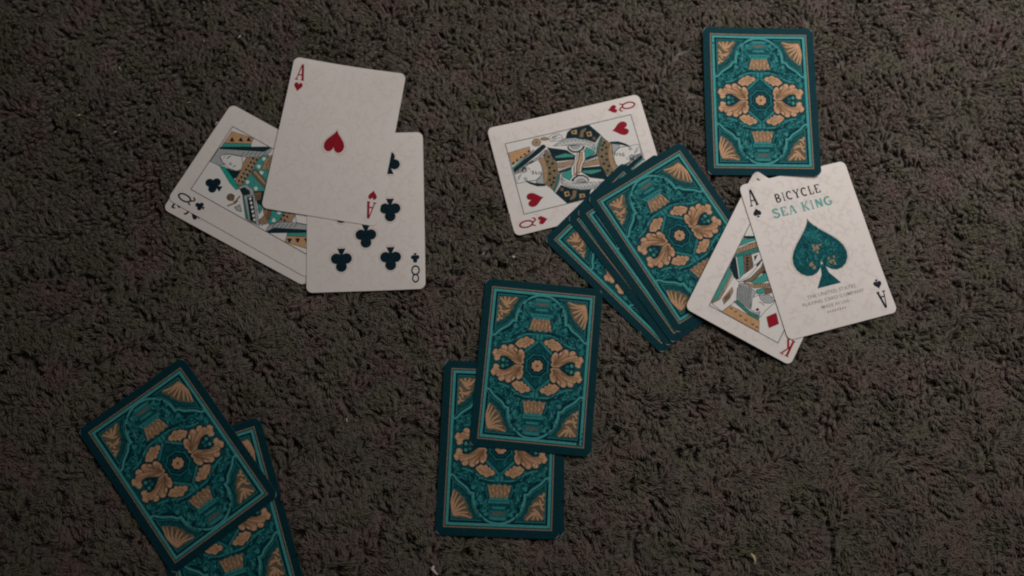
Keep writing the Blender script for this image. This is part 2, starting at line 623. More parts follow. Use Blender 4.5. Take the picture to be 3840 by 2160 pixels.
GL = {
    'A': [([(.16, .04), (.48, 1.46)], .10), ([(.54, 1.46), (.84, .04)], .21), ([(.26, .48), (.74, .48)], .10), ([(.0, .04), (.34, .04)], .09), ([(.64, .04), (1.0, .04)], .09)],
    'K': [([(.24, .05), (.24, 1.45)], .20), ([(.30, .62), (.82, 1.40)], .12), ([(.42, .82), (.84, .10)], .19), ([(.04, .04), (.46, .04)], .09), ([(.04, 1.46), (.46, 1.46)], .09), ([(.66, .04), (1.0, .04)], .09), ([(.62, 1.46), (1.0, 1.46)], .09)],
    'Q': [(arc(.5, .86, .34, .56, 0, 360, 26), .14), (curve([(.10, .10), (.26, .34), (.46, .30), (.66, .06), (.86, .02), (1.0, .22)], 4), .12)],
    '8': [(arc(.5, 1.10, .30, .33, 0, 360, 22), .12), (arc(.5, .42, .38, .37, 0, 360, 22), .13)],
    '3': [([(.14, 1.18), (.14, 1.44), (.84, 1.44), (.44, .92)], .15), (arc(.44, .48, .42, .44, 95, -150, 14), .15)],
    'B': [([(.22, .05), (.22, 1.45)], .24), (arc(.30, 1.08, .44, .37, 90, -90, 10), .22), (arc(.30, .40, .54, .36, 90, -90, 10), .22)],
    'I': [([(.5, .05), (.5, 1.45)], .26), ([(.26, .06), (.74, .06)], .13), ([(.26, 1.44), (.74, 1.44)], .13)],
    'C': [(arc(.54, .75, .40, .66, 50, 310, 18), .23), ([(.80, 1.05), (.80, 1.38)], .12)],
    'Y': [([(.14, 1.42), (.5, .72)], .2), ([(.86, 1.42), (.5, .72)], .15), ([(.5, .05), (.5, .72)], .24), ([(.28, .06), (.72, .06)], .13), ([(.0, 1.44), (.32, 1.44)], .12), ([(.68, 1.44), (1.0, 1.44)], .12)],
    'L': [([(.28, .05), (.28, 1.45)], .24), ([(.12, .08), (.88, .08), (.88, .42)], .15), ([(.06, 1.44), (.52, 1.44)], .12)],
    'E': [([(.26, .05), (.26, 1.45)], .24), ([(.12, .08), (.88, .08), (.88, .42)], .15), ([(.12, 1.42), (.86, 1.42), (.86, 1.14)], .15), ([(.3, .76), (.66, .76)], .15)],
    'S': [(curve([(.84, 1.20), (.62, 1.42), (.30, 1.36), (.18, 1.08), (.44, .82), (.74, .64), (.84, .34), (.62, .08), (.28, .10), (.14, .34)], 3), .25)],
    'N': [([(.2, .05), (.2, 1.45)], .18), ([(.2, 1.42), (.8, .08)], .24), ([(.8, .05), (.8, 1.45)], .18)],
    'G': [(arc(.52, .75, .40, .66, 50, 330, 18), .23), ([(.52, .62), (.88, .62), (.88, .2)], .16)],
}


def glyph(ch, x, y, w, h, bold=1.0):
    """strokes of a letter, each stroke a layer"""
    return [tf(stroke(p, wd * bold), x, y, 1, 0, w, h / 1.5) for p, wd in GL[ch]]


def text_polys(txt, cx, cy, width, size):
    cu = bpy.data.curves.new('lettering', 'FONT')
    cu.body = txt
    cu.align_x = 'CENTER'
    cu.resolution_u = 2
    cu.offset = 0.006
    ob = bpy.data.objects.new('lettering', cu)
    C.objects.link(ob)
    bpy.context.view_layer.update()
    me = ob.to_mesh()
    xs = [v.co.x for v in me.vertices]
    ysz = [v.co.y for v in me.vertices]
    kx = width / (max(xs) - min(xs))
    ky = size / (max(ysz) - min(ysz))
    mx = (max(xs) + min(xs)) / 2
    my = (max(ysz) + min(ysz)) / 2
    out = [[((me.vertices[i].co.x - mx) * kx + cx, (me.vertices[i].co.y - my) * ky + cy) for i in f.vertices] for f in me.polygons]
    ob.to_mesh_clear()
    bpy.data.objects.remove(ob)
    bpy.data.curves.remove(cu)
    return out


# ------------------------------------------------------------------ building cards
STEP = 0.0022     # mm between layers of ink
BASE = 0.012


def bbox(polys):
    xs = [p[0] for q in polys for p in q]
    ys = [p[1] for q in polys for p in q]
    return min(xs), max(xs), min(ys), max(ys)


def curl_z(n, x, y):
    if n in CURL:
        z = 0.0
        for cx, cy, r, a in CURL[n]:
            q = math.hypot(x - cx, y - cy)
            if q < r:
                z += a * (1 - q / r) ** 2
        return z
    return 0.0


def link_mesh(name, bm, mats, parent):
    me = bpy.data.meshes.new(name)
    bm.to_mesh(me)
    bm.free()
    for m in mats:
        me.materials.append(_mats[m])
    ob = bpy.data.objects.new(name, me)
    C.objects.link(ob)
    ob.parent = parent
    return ob


def grid_cut(bm, n):
    if not CURL.get(n):
        return
    for ax, half in ((0, W / 2), (1, H / 2)):
        v = -half + 2.5
        while v < half - 0.3:
            co = [0, 0, 0]
            co[ax] = v
            no = [0, 0, 0]
            no[ax] = 1
            bmesh.ops.bisect_plane(bm, geom=bm.verts[:] + bm.edges[:] + bm.faces[:], plane_co=co, plane_no=no)
            v += 2.5


def finish(bm, n):
    for v in bm.verts:
        v.co.z += curl_z(n, v.co.x, v.co.y)
        v.co *= MM


def card_stock(n, top, root):
    bm = bmesh.new()
    out = []
    for cx, cy, a0 in ((W / 2 - RAD, H / 2 - RAD, 0), (-W / 2 + RAD, H / 2 - RAD, 90), (-W / 2 + RAD, -H / 2 + RAD, 180), (W / 2 - RAD, -H / 2 + RAD, 270)):
        out += arc(cx, cy, RAD, RAD, a0, a0 + 90, 7)
    tv = [bm.verts.new((x, y, THICK)) for x, y in out]
    bv = [bm.verts.new((x, y, 0)) for x, y in out]
    bm.faces.new(tv).material_index = 0
    bm.faces.new(bv[::-1]).material_index = 1
    m = len(out)
    for i in range(m):
        j = (i + 1) % m
        bm.faces.new((tv[i], bv[i], bv[j], tv[j])).material_index = 2
    grid_cut(bm, n)
    finish(bm, n)
    if top == 'border':
        return link_mesh('card_stock', bm, ['border', 'paper', 'stock_edge'], root)
    return link_mesh('card_stock', bm, ['paper', 'border', 'stock_edge_white'], root)


def print_card(n, root, items, nest):
    """items in printing order -> one mesh for each part"""
    placed = []
    parts = {}
    order = []
    for part, col, polys in items:
        bb = bbox(polys)
        lay = 0
        for b2, l2 in placed:
            if bb[0] < b2[1] and bb[1] > b2[0] and bb[2] < b2[3] and bb[3] > b2[2]:
                lay = max(lay, l2 + 1)
        placed.append((bb, lay))
        if part not in parts:
            parts[part] = []
            order.append(part)
        parts[part].append((col, polys, lay))
    assert max(l for _, l in placed) * STEP < 0.155, max(l for _, l in placed)
    made = {}
    for part in order:
        bm = bmesh.new()
        mats = []
        for col, polys, lay in parts[part]:
            if col not in mats:
                mats.append(col)
            z = THICK + BASE + STEP * lay
            for p in polys:
                q = []
                for pt in p:
                    if not q or (abs(pt[0] - q[-1][0]) + abs(pt[1] - q[-1][1])) > 1e-4:
                        q.append(pt)
                if len(q) > 2 and (abs(q[0][0] - q[-1][0]) + abs(q[0][1] - q[-1][1])) < 1e-4:
                    q.pop()
                if len(q) < 3:
                    continue
                f = bm.faces.new([bm.verts.new((x, y, z)) for x, y in q])
                f.material_index = mats.index(col)
                f.normal_update()
                if f.normal.z < 0:
                    f.normal_flip()
        bmesh.ops.triangulate(bm, faces=[f for f in bm.faces if len(f.verts) > 4])
        grid_cut(bm, n)
        finish(bm, n)
        base = part.split('#')[0]
        par = root
        if base in nest and nest[base] in made:
            par = made[nest[base]]
        made[part] = link_mesh(base, bm, mats, par)
    return made


def card_root(n, name, label, group=None):
    x, y, d, z, gx, gy = CARDS[n]
    t = math.radians(d)
    nz = Vector((-gx, -gy, 1)).normalized()
    ex = Vector((math.cos(t), math.sin(t), gx * math.cos(t) + gy * math.sin(t))).normalized()
    ey = nz.cross(ex)
    o = bpy.data.objects.new(name, None)
    o.empty_display_size = 0.02
    C.objects.link(o)
    o.matrix_world = Matrix(((ex.x, ey.x, nz.x, x * MM), (ex.y, ey.y, nz.y, y * MM), (ex.z, ey.z, nz.z, z * MM), (0, 0, 0, 1)))
    o['label'] = label
    o['category'] = 'playing card'
    if group:
        o['group'] = group
    return o


# ---- the ornamental back
def scallop(poly, amp, per):
    """push small lobes out of every edge so that an outline reads as leafage"""
    out = []
    n = len(poly)
    for i in range(n):
        a, b = Vector(poly[i]), Vector(poly[(i + 1) % n])
        d = b - a
        k = max(1, int(round(d.length / per)))
        nr = Vector((d.y, -d.x)).normalized()
        for s in range(k):
            for f, h in ((0.0, -0.35), (0.25, 0.55), (0.5, 1.0), (0.8, 0.6)):
                q = a + d * ((s + f) / k) + nr * amp * h
                out.append((q.x, q.y))
    return out


def quad4(polys):
    return [tf(polys, fx=a, fy=b) for a, b in ((1, 1), (-1, 1), (1, -1), (-1, -1))]


def back_items():
    rnd_b = random.Random(11)
    it = []
    it.append(('border_line', 'tan_line', rect_ring(27.75, 40.4, 0.55)))
    it.append(('frame_band', 'deep', [[(-26.9, 39.5), (26.9, 39.5), (26.9, -39.5), (-26.9, -39.5)]]))
    it.append(('frame_band', 'band', rect_ring(26.7, 39.3, 1.35)))
    it.append(('frame_band', 'deep', rect_ring(25.3, 37.9, 0.8)))
    half = curve([(0, 37.9), (-4.6, 37.1), (-8.9, 34.2), (-11.8, 30.4), (-13.0, 26.6), (-13.2, 23.3)], 4) + [(-15.2, 22.8)] + curve([(-15.2, 22.8), (-16.8, 20.6), (-18.8, 19.2), (-21.4, 17.3), (-23.2, 15.2), (-24.2, 14.4), (-25.6, 14.4)], 3)[1:]
    # field inside the cartouche, as one shape with both symmetries
    q1 = half[1:]
    loop = [half[0]] + q1 + [(x, -y) for x, y in q1[::-1]] + [(0, -37.9)] + [(-x, -y) for x, y in q1] + [(-x, y) for x, y in q1[::-1]]
    it.append(('field', 'field', [[(x * .985, y) for x, y in loop]]))
    for k, (a, b) in enumerate(((1, 1), (-1, 1), (1, -1), (-1, -1))):
        s = '#%d' % k
        cf = [(-24.3, 36.9), (-7.6, 36.9), (-10.7, 34.5), (-13.4, 30.8), (-14.7, 26.8), (-14.9, 24.7), (-16.7, 24.2), (-18.3, 22.0), (-20.2, 20.6), (-22.8, 18.6), (-24.3, 16.9)]
        it.append(('field', 'field', tf([cf], fx=a, fy=b)))
        it.append(('scrollwork' + s, 'band_soft', tf(stroke([(-8.6, 36.6), (-23.9, 36.6), (-23.9, 17.6)], .3), fx=a, fy=b)))
        # dark printed line inside the cartouche band, then the band
        inn = [(x + (1.15 if y < 36 else 0.2), y - 1.15) for x, y in half]
        it.append(('cartouche_band' + s, 'deep', tf(stroke(inn, 1.15), fx=a, fy=b)))
        it.append(('cartouche_band' + s, 'band', tf(stroke(half, 1.05), fx=a, fy=b)))
        # corner leafage
        c1 = [(-23.3, 35.2), (-23.3, 21.3), (-19.4, 24.3), (-16.6, 27.6), (-15.1, 31.6), (-13.0, 35.6)]
        it.append(('corner_ornament' + s, 'corner_shade', tf([scallop(c1, .45, 3.1)], fx=a, fy=b)))
        if a * b > 0:
            fans = [((-20.6, 31.6), [(-23.0, 34.9), (-20.4, 35.5), (-17.6, 35.4), (-14.2, 35.6), (-16.4, 32.6), (-17.2, 30.0)], .95),
                    ((-21.4, 27.6), [(-23.3, 30.6), (-23.3, 27.4), (-20.8, 25.2), (-18.0, 27.2), (-17.0, 28.6)], .9),
                    ((-22.2, 23.8), [(-23.3, 25.6), (-23.2, 21.8), (-20.6, 23.6)], .8)]
        else:
            fans = [((-22.8, 34.6), [(-13.6, 35.5), (-15.2, 32.9), (-16.4, 30.0), (-17.6, 27.4), (-19.6, 24.8), (-21.4, 22.8), (-23.0, 21.8), (-23.2, 27.0)], .9)]
        for (rx, ry), tips, w0 in fans:
            for tx, ty in tips:
                mxx, myy = (rx + tx) / 2 + (ty - ry) * .10, (ry + ty) / 2 - (tx - rx) * .10
                it.append(('corner_ornament' + s, 'leaf', tf(stroke(curve([(rx, ry), (mxx, myy), (tx, ty)], 3), [.35, .6, .85, 1.0, 1.0 * w0, .9 * w0, .5]), fx=a, fy=b)))
        # filigree between cartouche and middle
        it.append(('scrollwork' + s, 'band_soft', tf(stroke(curve([(-2.4, 16.6), (-7, 16.3), (-11.5, 14.0), (-15.5, 11.8), (-19.5, 10.8)], 4), .85), fx=a, fy=b)))
        it.append(('scrollwork' + s, 'deep', tf(stroke(curve([(-3.0, 17.6), (-8, 17.2), (-13, 15.2), (-15.6, 13.4)], 4), .7), fx=a, fy=b)))
        it.append(('scrollwork' + s, 'filigree', tf(ring(-17.6, 14.6, 2.1, 1.7, .7, 14), fx=a, fy=b)))
        it.append(('scrollwork' + s, 'band_soft', tf([disc(-17.6, 14.6, .7, .6, 8)], fx=a, fy=b)))
        it.append(('scrollwork' + s, 'filigree', tf(stroke(curve([(-14.5, 18.6), (-12.4, 17.2), (-10.4, 18.4), (-10.0, 20.8), (-11.2, 22.4)], 4), .9), fx=a, fy=b)))
        for dx, dy, rx, ry in ((-22.6, 13.0, 1.3, 1.0), (-23.2, 10.4, 1.0, 1.3), (-20.8, 15.4, 1.2, .8), (-13.4, 20.2, 1.1, 1.3), (-8.8, 21.2, .9, 1.6), (-9.8, 25.6, .8, 1.5), (-11.2, 28.6, .7, 1.2), (-8.2, 31.4, 1.5, 1.1), (-6.2, 33.4, 1.4, .9), (-7.0, 29.0, 1.0, 1.4)):
            it.append(('scrollwork' + s, 'band_soft' if (dx * 10) % 3 < 1.5 else 'filigree', tf([disc(dx, dy, rx, ry, 9)], fx=a, fy=b)))
        for dx, dy, rx, ry in ((-10.4, 31.2, .8, 1.5), (-6.9, 24.0, .6, 1.6), (-15.6, 17.3, 1.2, .6), (-24.2, 12.0, .5, 1.4), (-7.6, 19.2, .8, .5)):
            it.append(('scrollwork' + s, 'deep', tf([disc(dx, dy, rx, ry, 8)], fx=a, fy=b)))
        it.append(('scrollwork' + s, 'filigree', tf(stroke(curve([(-6.4, 18.8), (-6.9, 21.5), (-5.8, 24.6)], 3), .6), fx=a, fy=b)))
        for cx, cy in ((-21.5, 12.2), (-19.6, 14.0), (-15.4, 15.4), (-13.4, 14.2), (-12.0, 16.0), (-10.2, 14.2), (-9.0, 16.2), (-13.0, 12.4), (-6.8, 17.4), (-12.6, 21.8), (-11.6, 25.2), (-10.6, 27.0), (-11.8, 30.2), (-9.4, 33.2), (-7.6, 35.0), (-4.6, 34.4), (-9.0, 29.8), (-8.0, 26.8), (-7.8, 22.8), (-5.4, 29.4), (-22.8, 8.6), (-9.0, 10.4), (-2.6, 7.6), (-5.4, 8.6), (-3.0, 15.0)):
            q = rnd_b.uniform(0, 360)
            it.append(('scrollwork' + s, rnd_b.choice(('band_soft', 'filigree', 'deep', 'deep')), tf(stroke(arc(cx, cy, rnd_b.uniform(.6, 1.1), rnd_b.uniform(.6, 1.1), q, q + rnd_b.uniform(160, 300), 6), .42), fx=a, fy=b)))
        for cx, cy in ((-20.6, 13.2), (-16.4, 12.6), (-14.6, 16.6), (-11.0, 15.2), (-22.4, 11.4), (-12.0, 19.4), (-8.6, 18.4), (-10.8, 23.6), (-9.0, 24.2), (-11.4, 27.6), (-8.8, 27.8), (-10.2, 32.0), (-7.2, 32.4), (-5.6, 31.2), (-6.2, 27.0), (-7.8, 20.6), (-4.6, 36.0), (-23.4, 9.4), (-7.8, 8.4), (-5.6, 10.0)):
            q = rnd_b.uniform(0, 360)
            it.append(('scrollwork' + s, 'pale_line', tf(stroke(arc(cx, cy, rnd_b.uniform(.5, .9), rnd_b.uniform(.5, .9), q, q + rnd_b.uniform(120, 250), 5), .27), fx=a, fy=b)))
        it.append(('scrollwork' + s, 'pale_line', tf(stroke([(x * 1.045 - .2, y + .9) for x, y in half[8:]], .22), fx=a, fy=b)))
        # worn corner, then ogee strapwork round the rosette
        it.append(('worn_edge' + s, 'worn', tf(stroke(arc(-W / 2 + RAD, H / 2 - RAD, RAD - .2, RAD - .2, 100 + rnd_b.uniform(0, 20), 160 + rnd_b.uniform(0, 15), 6), [.08, .2, .32, .36, .3, .2, .08]), fx=a, fy=b)))
        it.append(('strapwork' + s, 'deep', tf(stroke(curve([(-.2, 13.0), (-3.4, 10.2), (-7.2, 6.6), (-8.0, 3.0), (-7.9, 0)], 4), 2.1), fx=a, fy=b)))
        it.append(('strapwork' + s, 'band_soft', tf(stroke(curve([(-.5, 13.2), (-3.4, 10.4), (-7.2, 6.8)], 4), 1.25), fx=a, fy=b)))
        it.append(('strapwork' + s, 'filigree', tf(stroke(curve([(-.5, 13.2), (-3.4, 10.4), (-7.2, 6.8)], 4), .4), fx=a, fy=b)))
        it.append(('strapwork' + s, 'band_soft', tf([[(-.3, 17.0), (-2.0, 16.8), (-1.8, 14.6), (-.4, 13.4)]], fx=a, fy=b)))
        # small leaf, then the big acanthus leaf
        sm = [(-12.6, 10.5), (-11.4, 12.2), (-9.8, 13.7), (-8.2, 13.9), (-7.4, 15.0), (-6.0, 14.7), (-5.4, 13.8), (-3.6, 14.0), (-2.5, 12.9), (-3.4, 11.4), (-4.8, 11.6), (-5.0, 10.2), (-6.4, 10.2), (-7.0, 8.7), (-8.6, 9.4), (-10.0, 8.7)]
        it.append(('leaf_spray' + s, 'deep', tf([[((x + 7.5) * 1.14 - 7.5, (y - 11.7) * 1.22 + 11.7) for x, y in sm]], fx=a, fy=b)))
        it.append(('leaf_spray' + s, 'leaf', tf([scallop(sm[::-1], .22, 1.0)[::-1]], fx=a, fy=b)))
        for tx, ty in ((-11.2, 11.2), (-9.2, 12.8), (-7.0, 13.9), (-6.4, 10.6), (-8.4, 10.1)):
            it.append(('leaf_spray' + s, 'leaf_line', tf(stroke([(-4.6, 12.9), (tx, ty)], [.12, .34]), fx=a, fy=b)))
        big = [(-24.2, 5.0), (-23.0, 6.9), (-21.2, 6.6), (-20.0, 7.2), (-19.6, 9.0), (-18.0, 9.6), (-16.4, 8.4), (-15.2, 10.0), (-13.6, 9.8), (-12.2, 8.6), (-10.7, 6.8), (-9.4, 8.1), (-8.0, 7.2), (-7.4, 5.8), (-7.2, 3.9), (-8.1, 2.4), (-7.2, 1.5), (-8.0, 0.35), (-11.4, 0.45), (-13.6, 2.2), (-16.5, 3.9), (-19.4, 4.0), (-20.5, 3.0), (-19.9, 2.0), (-21.6, 0.9), (-22.9, 1.4), (-22.8, 2.9)]
        it.append(('acanthus_leaf' + s, 'deep', tf([[((x + 15.5) * 1.07 - 15.5, (y - 4.5) * 1.12 + 4.9) for x, y in big]], fx=a, fy=b)))
        it.append(('acanthus_leaf' + s, 'leaf', tf([scallop(big[::-1], .28, 1.15)[::-1]], fx=a, fy=b)))
        for tx, ty in ((-22.4, 4.9), (-20.4, 5.8), (-18.8, 7.8), (-17.6, 7.4), (-15.6, 7.4), (-14.4, 8.6), (-12.8, 7.6), (-11.6, 6.8), (-10.2, 6.2), (-9.0, 6.4), (-8.0, 5.2)):
            it.append(('acanthus_leaf' + s, 'leaf_line', tf(stroke(curve([(-8.4, 1.2), ((tx - 9.6) / 2, (ty + 2.0) / 2 + .4), (tx, ty)], 3), .36), fx=a, fy=b)))
        for cx, cy in ((-23.0, 5.2), (-19.0, 8.2), (-14.6, 9.0), (-9.2, 7.0), (-11.9, 7.6), (-17.5, 7.8), (-21.6, 1.9)):
            it.append(('acanthus_leaf' + s, 'leaf_hi', tf([disc(cx, cy, .55, .75, 8)], fx=a, fy=b)))
        it.append(('acanthus_leaf' + s, 'leaf_line', tf(stroke([(-8.6, 1.0), (-12, 1.6), (-15, 3.3), (-19, 4.4)], .4), fx=a, fy=b)))
        for (ax, ay), (bx2, by2) in (((-21.6, 7.2), (-20.9, 5.2)), ((-16.4, 8.9), (-16.0, 6.2)), ((-10.8, 7.2), (-10.7, 4.8)), ((-13.0, 9.4), (-12.8, 7.4)), ((-19.7, 8.2), (-19.0, 6.6))):
            it.append(('acanthus_leaf' + s, 'dark', tf(stroke([(ax, ay), (bx2, by2)], [.55, .12]), fx=a, fy=b)))
        it.append(('acanthus_leaf' + s, 'dark', tf([[(-11.6, 0.2), (-14, 1.9), (-16.6, 3.3), (-19.2, 3.4), (-20, 2.6), (-19.2, .2)]], fx=a, fy=b)))
        it.append(('acanthus_leaf' + s, 'teal', tf([disc(-18.2, 1.6, .9, 1.0, 8)], fx=a, fy=b)))
        it.append(('acanthus_leaf' + s, 'filigree', tf([disc(-16.0, 1.0, 1.0, .7, 8)], fx=a, fy=b)))
    for b in (1, -1):
        s = '#u%d' % b
        it.append(('urn' + s, 'filigree', tf([[(-5.6, 33.2), (-3.4, 35.6), (3.4, 35.6), (5.6, 33.2), (4.6, 31.2), (-4.6, 31.2)]], fy=b)))
        it.append(('urn' + s, 'mauve', tf([[(-3.4, 33.6), (3.4, 33.6), (3.0, 32.2), (-3.0, 32.2)]], fy=b)))
        it.append(('urn' + s, 'band_soft', tf([[(-3.2, 36.2), (3.2, 36.2), (4.2, 34.6), (-4.2, 34.6)]], fy=b)))
        it.append(('urn' + s, 'field', tf([[(-4.4, 31.0), (4.4, 31.0), (4.0, 28.6), (-4.0, 28.6)]], fy=b)))
        it.append(('urn' + s, 'band_soft', tf([[(-3.4, 30.6), (3.4, 30.6), (3.2, 29.4), (-3.2, 29.4)]], fy=b)))
        it.append(('urn' + s, 'band_soft', tf([[(-5.6, 27.8), (5.6, 27.8), (4.8, 25.0), (-4.8, 25.0)]], fy=b)))
        it.append(('urn' + s, 'filigree', tf([[(-4.6, 27.0), (4.6, 27.0), (4.2, 26.2), (-4.2, 26.2)]], fy=b)))
        bk = [(-4.6, 24.6), (-6.1, 18.5), (-4.4, 19.2), (-3.0, 18.2), (-1.5, 19.1), (0, 18.1), (1.5, 19.1), (3.0, 18.2), (4.4, 19.2), (6.1, 18.5), (4.6, 24.6), (3.4, 25.2), (2.2, 24.5), (1.0, 25.2), (0, 24.5), (-1.0, 25.2), (-2.2, 24.5), (-3.4, 25.2)]
        it.append(('leaf_basket' + s, 'leaf_olive', tf([bk], fy=b)))
        for v in range(5):
            x = -3.9 + v * 1.95
            it.append(('leaf_basket' + s, 'leaf_line', tf(stroke(curve([(x * .8, 24.3), (x + .5, 22.4), (x - .3, 20.6), (x * 1.1 + .3, 19.2)], 3), .45), fy=b)))
            it.append(('leaf_basket' + s, 'leaf', tf([disc(x * 1.05 + .9, 21.4 + (v % 2) * 1.4, .5, .8, 7)], fy=b)))
    it.append(('rosette', 'deep', [disc(0, 0, 6.6, 6.8, 20)]))
    it.append(('rosette', 'filigree', stroke([(5.6 * math.cos(t * .3927) * (1 + .1 * (t % 2)), 5.7 * math.sin(t * .3927) * (1 + .1 * (t % 2))) for t in range(16)], .75, True)))
    it.append(('rosette', 'field', stroke([(4.3 * math.cos(t * .3927 + .2), 4.3 * math.sin(t * .3927 + .2)) for t in range(16)], .6, True)))
    pet = []
    for t in range(48):
        q = 6.2832 * t / 48
        r = 2.55 + .5 * abs(math.sin(4 * q)) ** .7
        pet.append((r * math.cos(q), r * math.sin(q)))
    it.append(('rosette', 'leaf', [pet]))
    for q in (0, 1.5708, 3.1416, 4.7124):
        it.append(('rosette', 'leaf_olive', [[(.3 * math.cos(q + 1.57), .3 * math.sin(q + 1.57)), (2.4 * math.cos(q), 2.4 * math.sin(q)), (.3 * math.cos(q - 1.57), .3 * math.sin(q - 1.57))]]))
    it.append(('rosette', 'leaf_line', [disc(0, 0, .8, .8, 8)]))
    return it


BACK = back_items()
_proto = {}


def back_card(n, label, group):
    root = card_root(n, 'playing_card', label, group)
    if n in CURL:
        card_stock(n, 'border', root)
        print_card(n, root, BACK, {})
    elif not _proto:
        card_stock(n, 'border', root)
        print_card(n, root, BACK, {})
        _proto['o'] = root
    else:
        for ch in _proto['o'].children:
            c = ch.copy()
            C.objects.link(c)
            c.parent = root
    return root


# ---- faces
def index_items(letter, kind, col, both=True):
    it = []
    for k, r in enumerate((0, math.pi) if both else (0,)):
        s = '#%d' % k
        for g in glyph(letter, -29.1, 31.4, 5.2, 9.6, 1.15):
            it.append(('corner_index' + s, col, tf(g, rot=r)))
        for g in suit(kind, -26.4, 27.2, 4.7, 5.4):
            it.append(('suit_mark' + s, col, tf(g, rot=r)))
    return it


def court_items(art, kind, letter, col, pip):
    it = [('picture_frame', 'frame_line', rect_ring(21.05, 36.85, .46)), ('picture_frame', 'white', [[(-20.6, 36.4), (20.6, 36.4), (20.6, -36.4), (-20.6, -36.4)]])]
    for k, r in enumerate((0, math.pi)):
        for a in art:
            polys = stroke(a[2], a[3]) if len(a) == 4 else [a[2]]
            cl = [c for c in (clip(p, 20.6, 36.4) for p in polys) if c]
            if cl:
                it.append((a[0] + '#%d' % k, a[1], tf(cl, rot=r)))
                if len(a) == 3 and a[1] not in ('dark', 'gold'):
                    p = cl[0]
                    ar = abs(sum(p[i - 1][0] * p[i][1] - p[i][0] * p[i - 1][1] for i in range(len(p)))) / 2
                    if ar > 5:
                        ol = [c for c in (clip(q, 20.6, 36.4) for q in stroke(p, .26, True)) if c]
                        it.append((a[0] + '#%d' % k, 'line', tf(ol, rot=r)))
        for g in suit(kind, *pip):
            it.append(('suit_pip#%d' % k, col, tf(g, rot=r)))
    it += index_items(letter, kind, col)
    return it


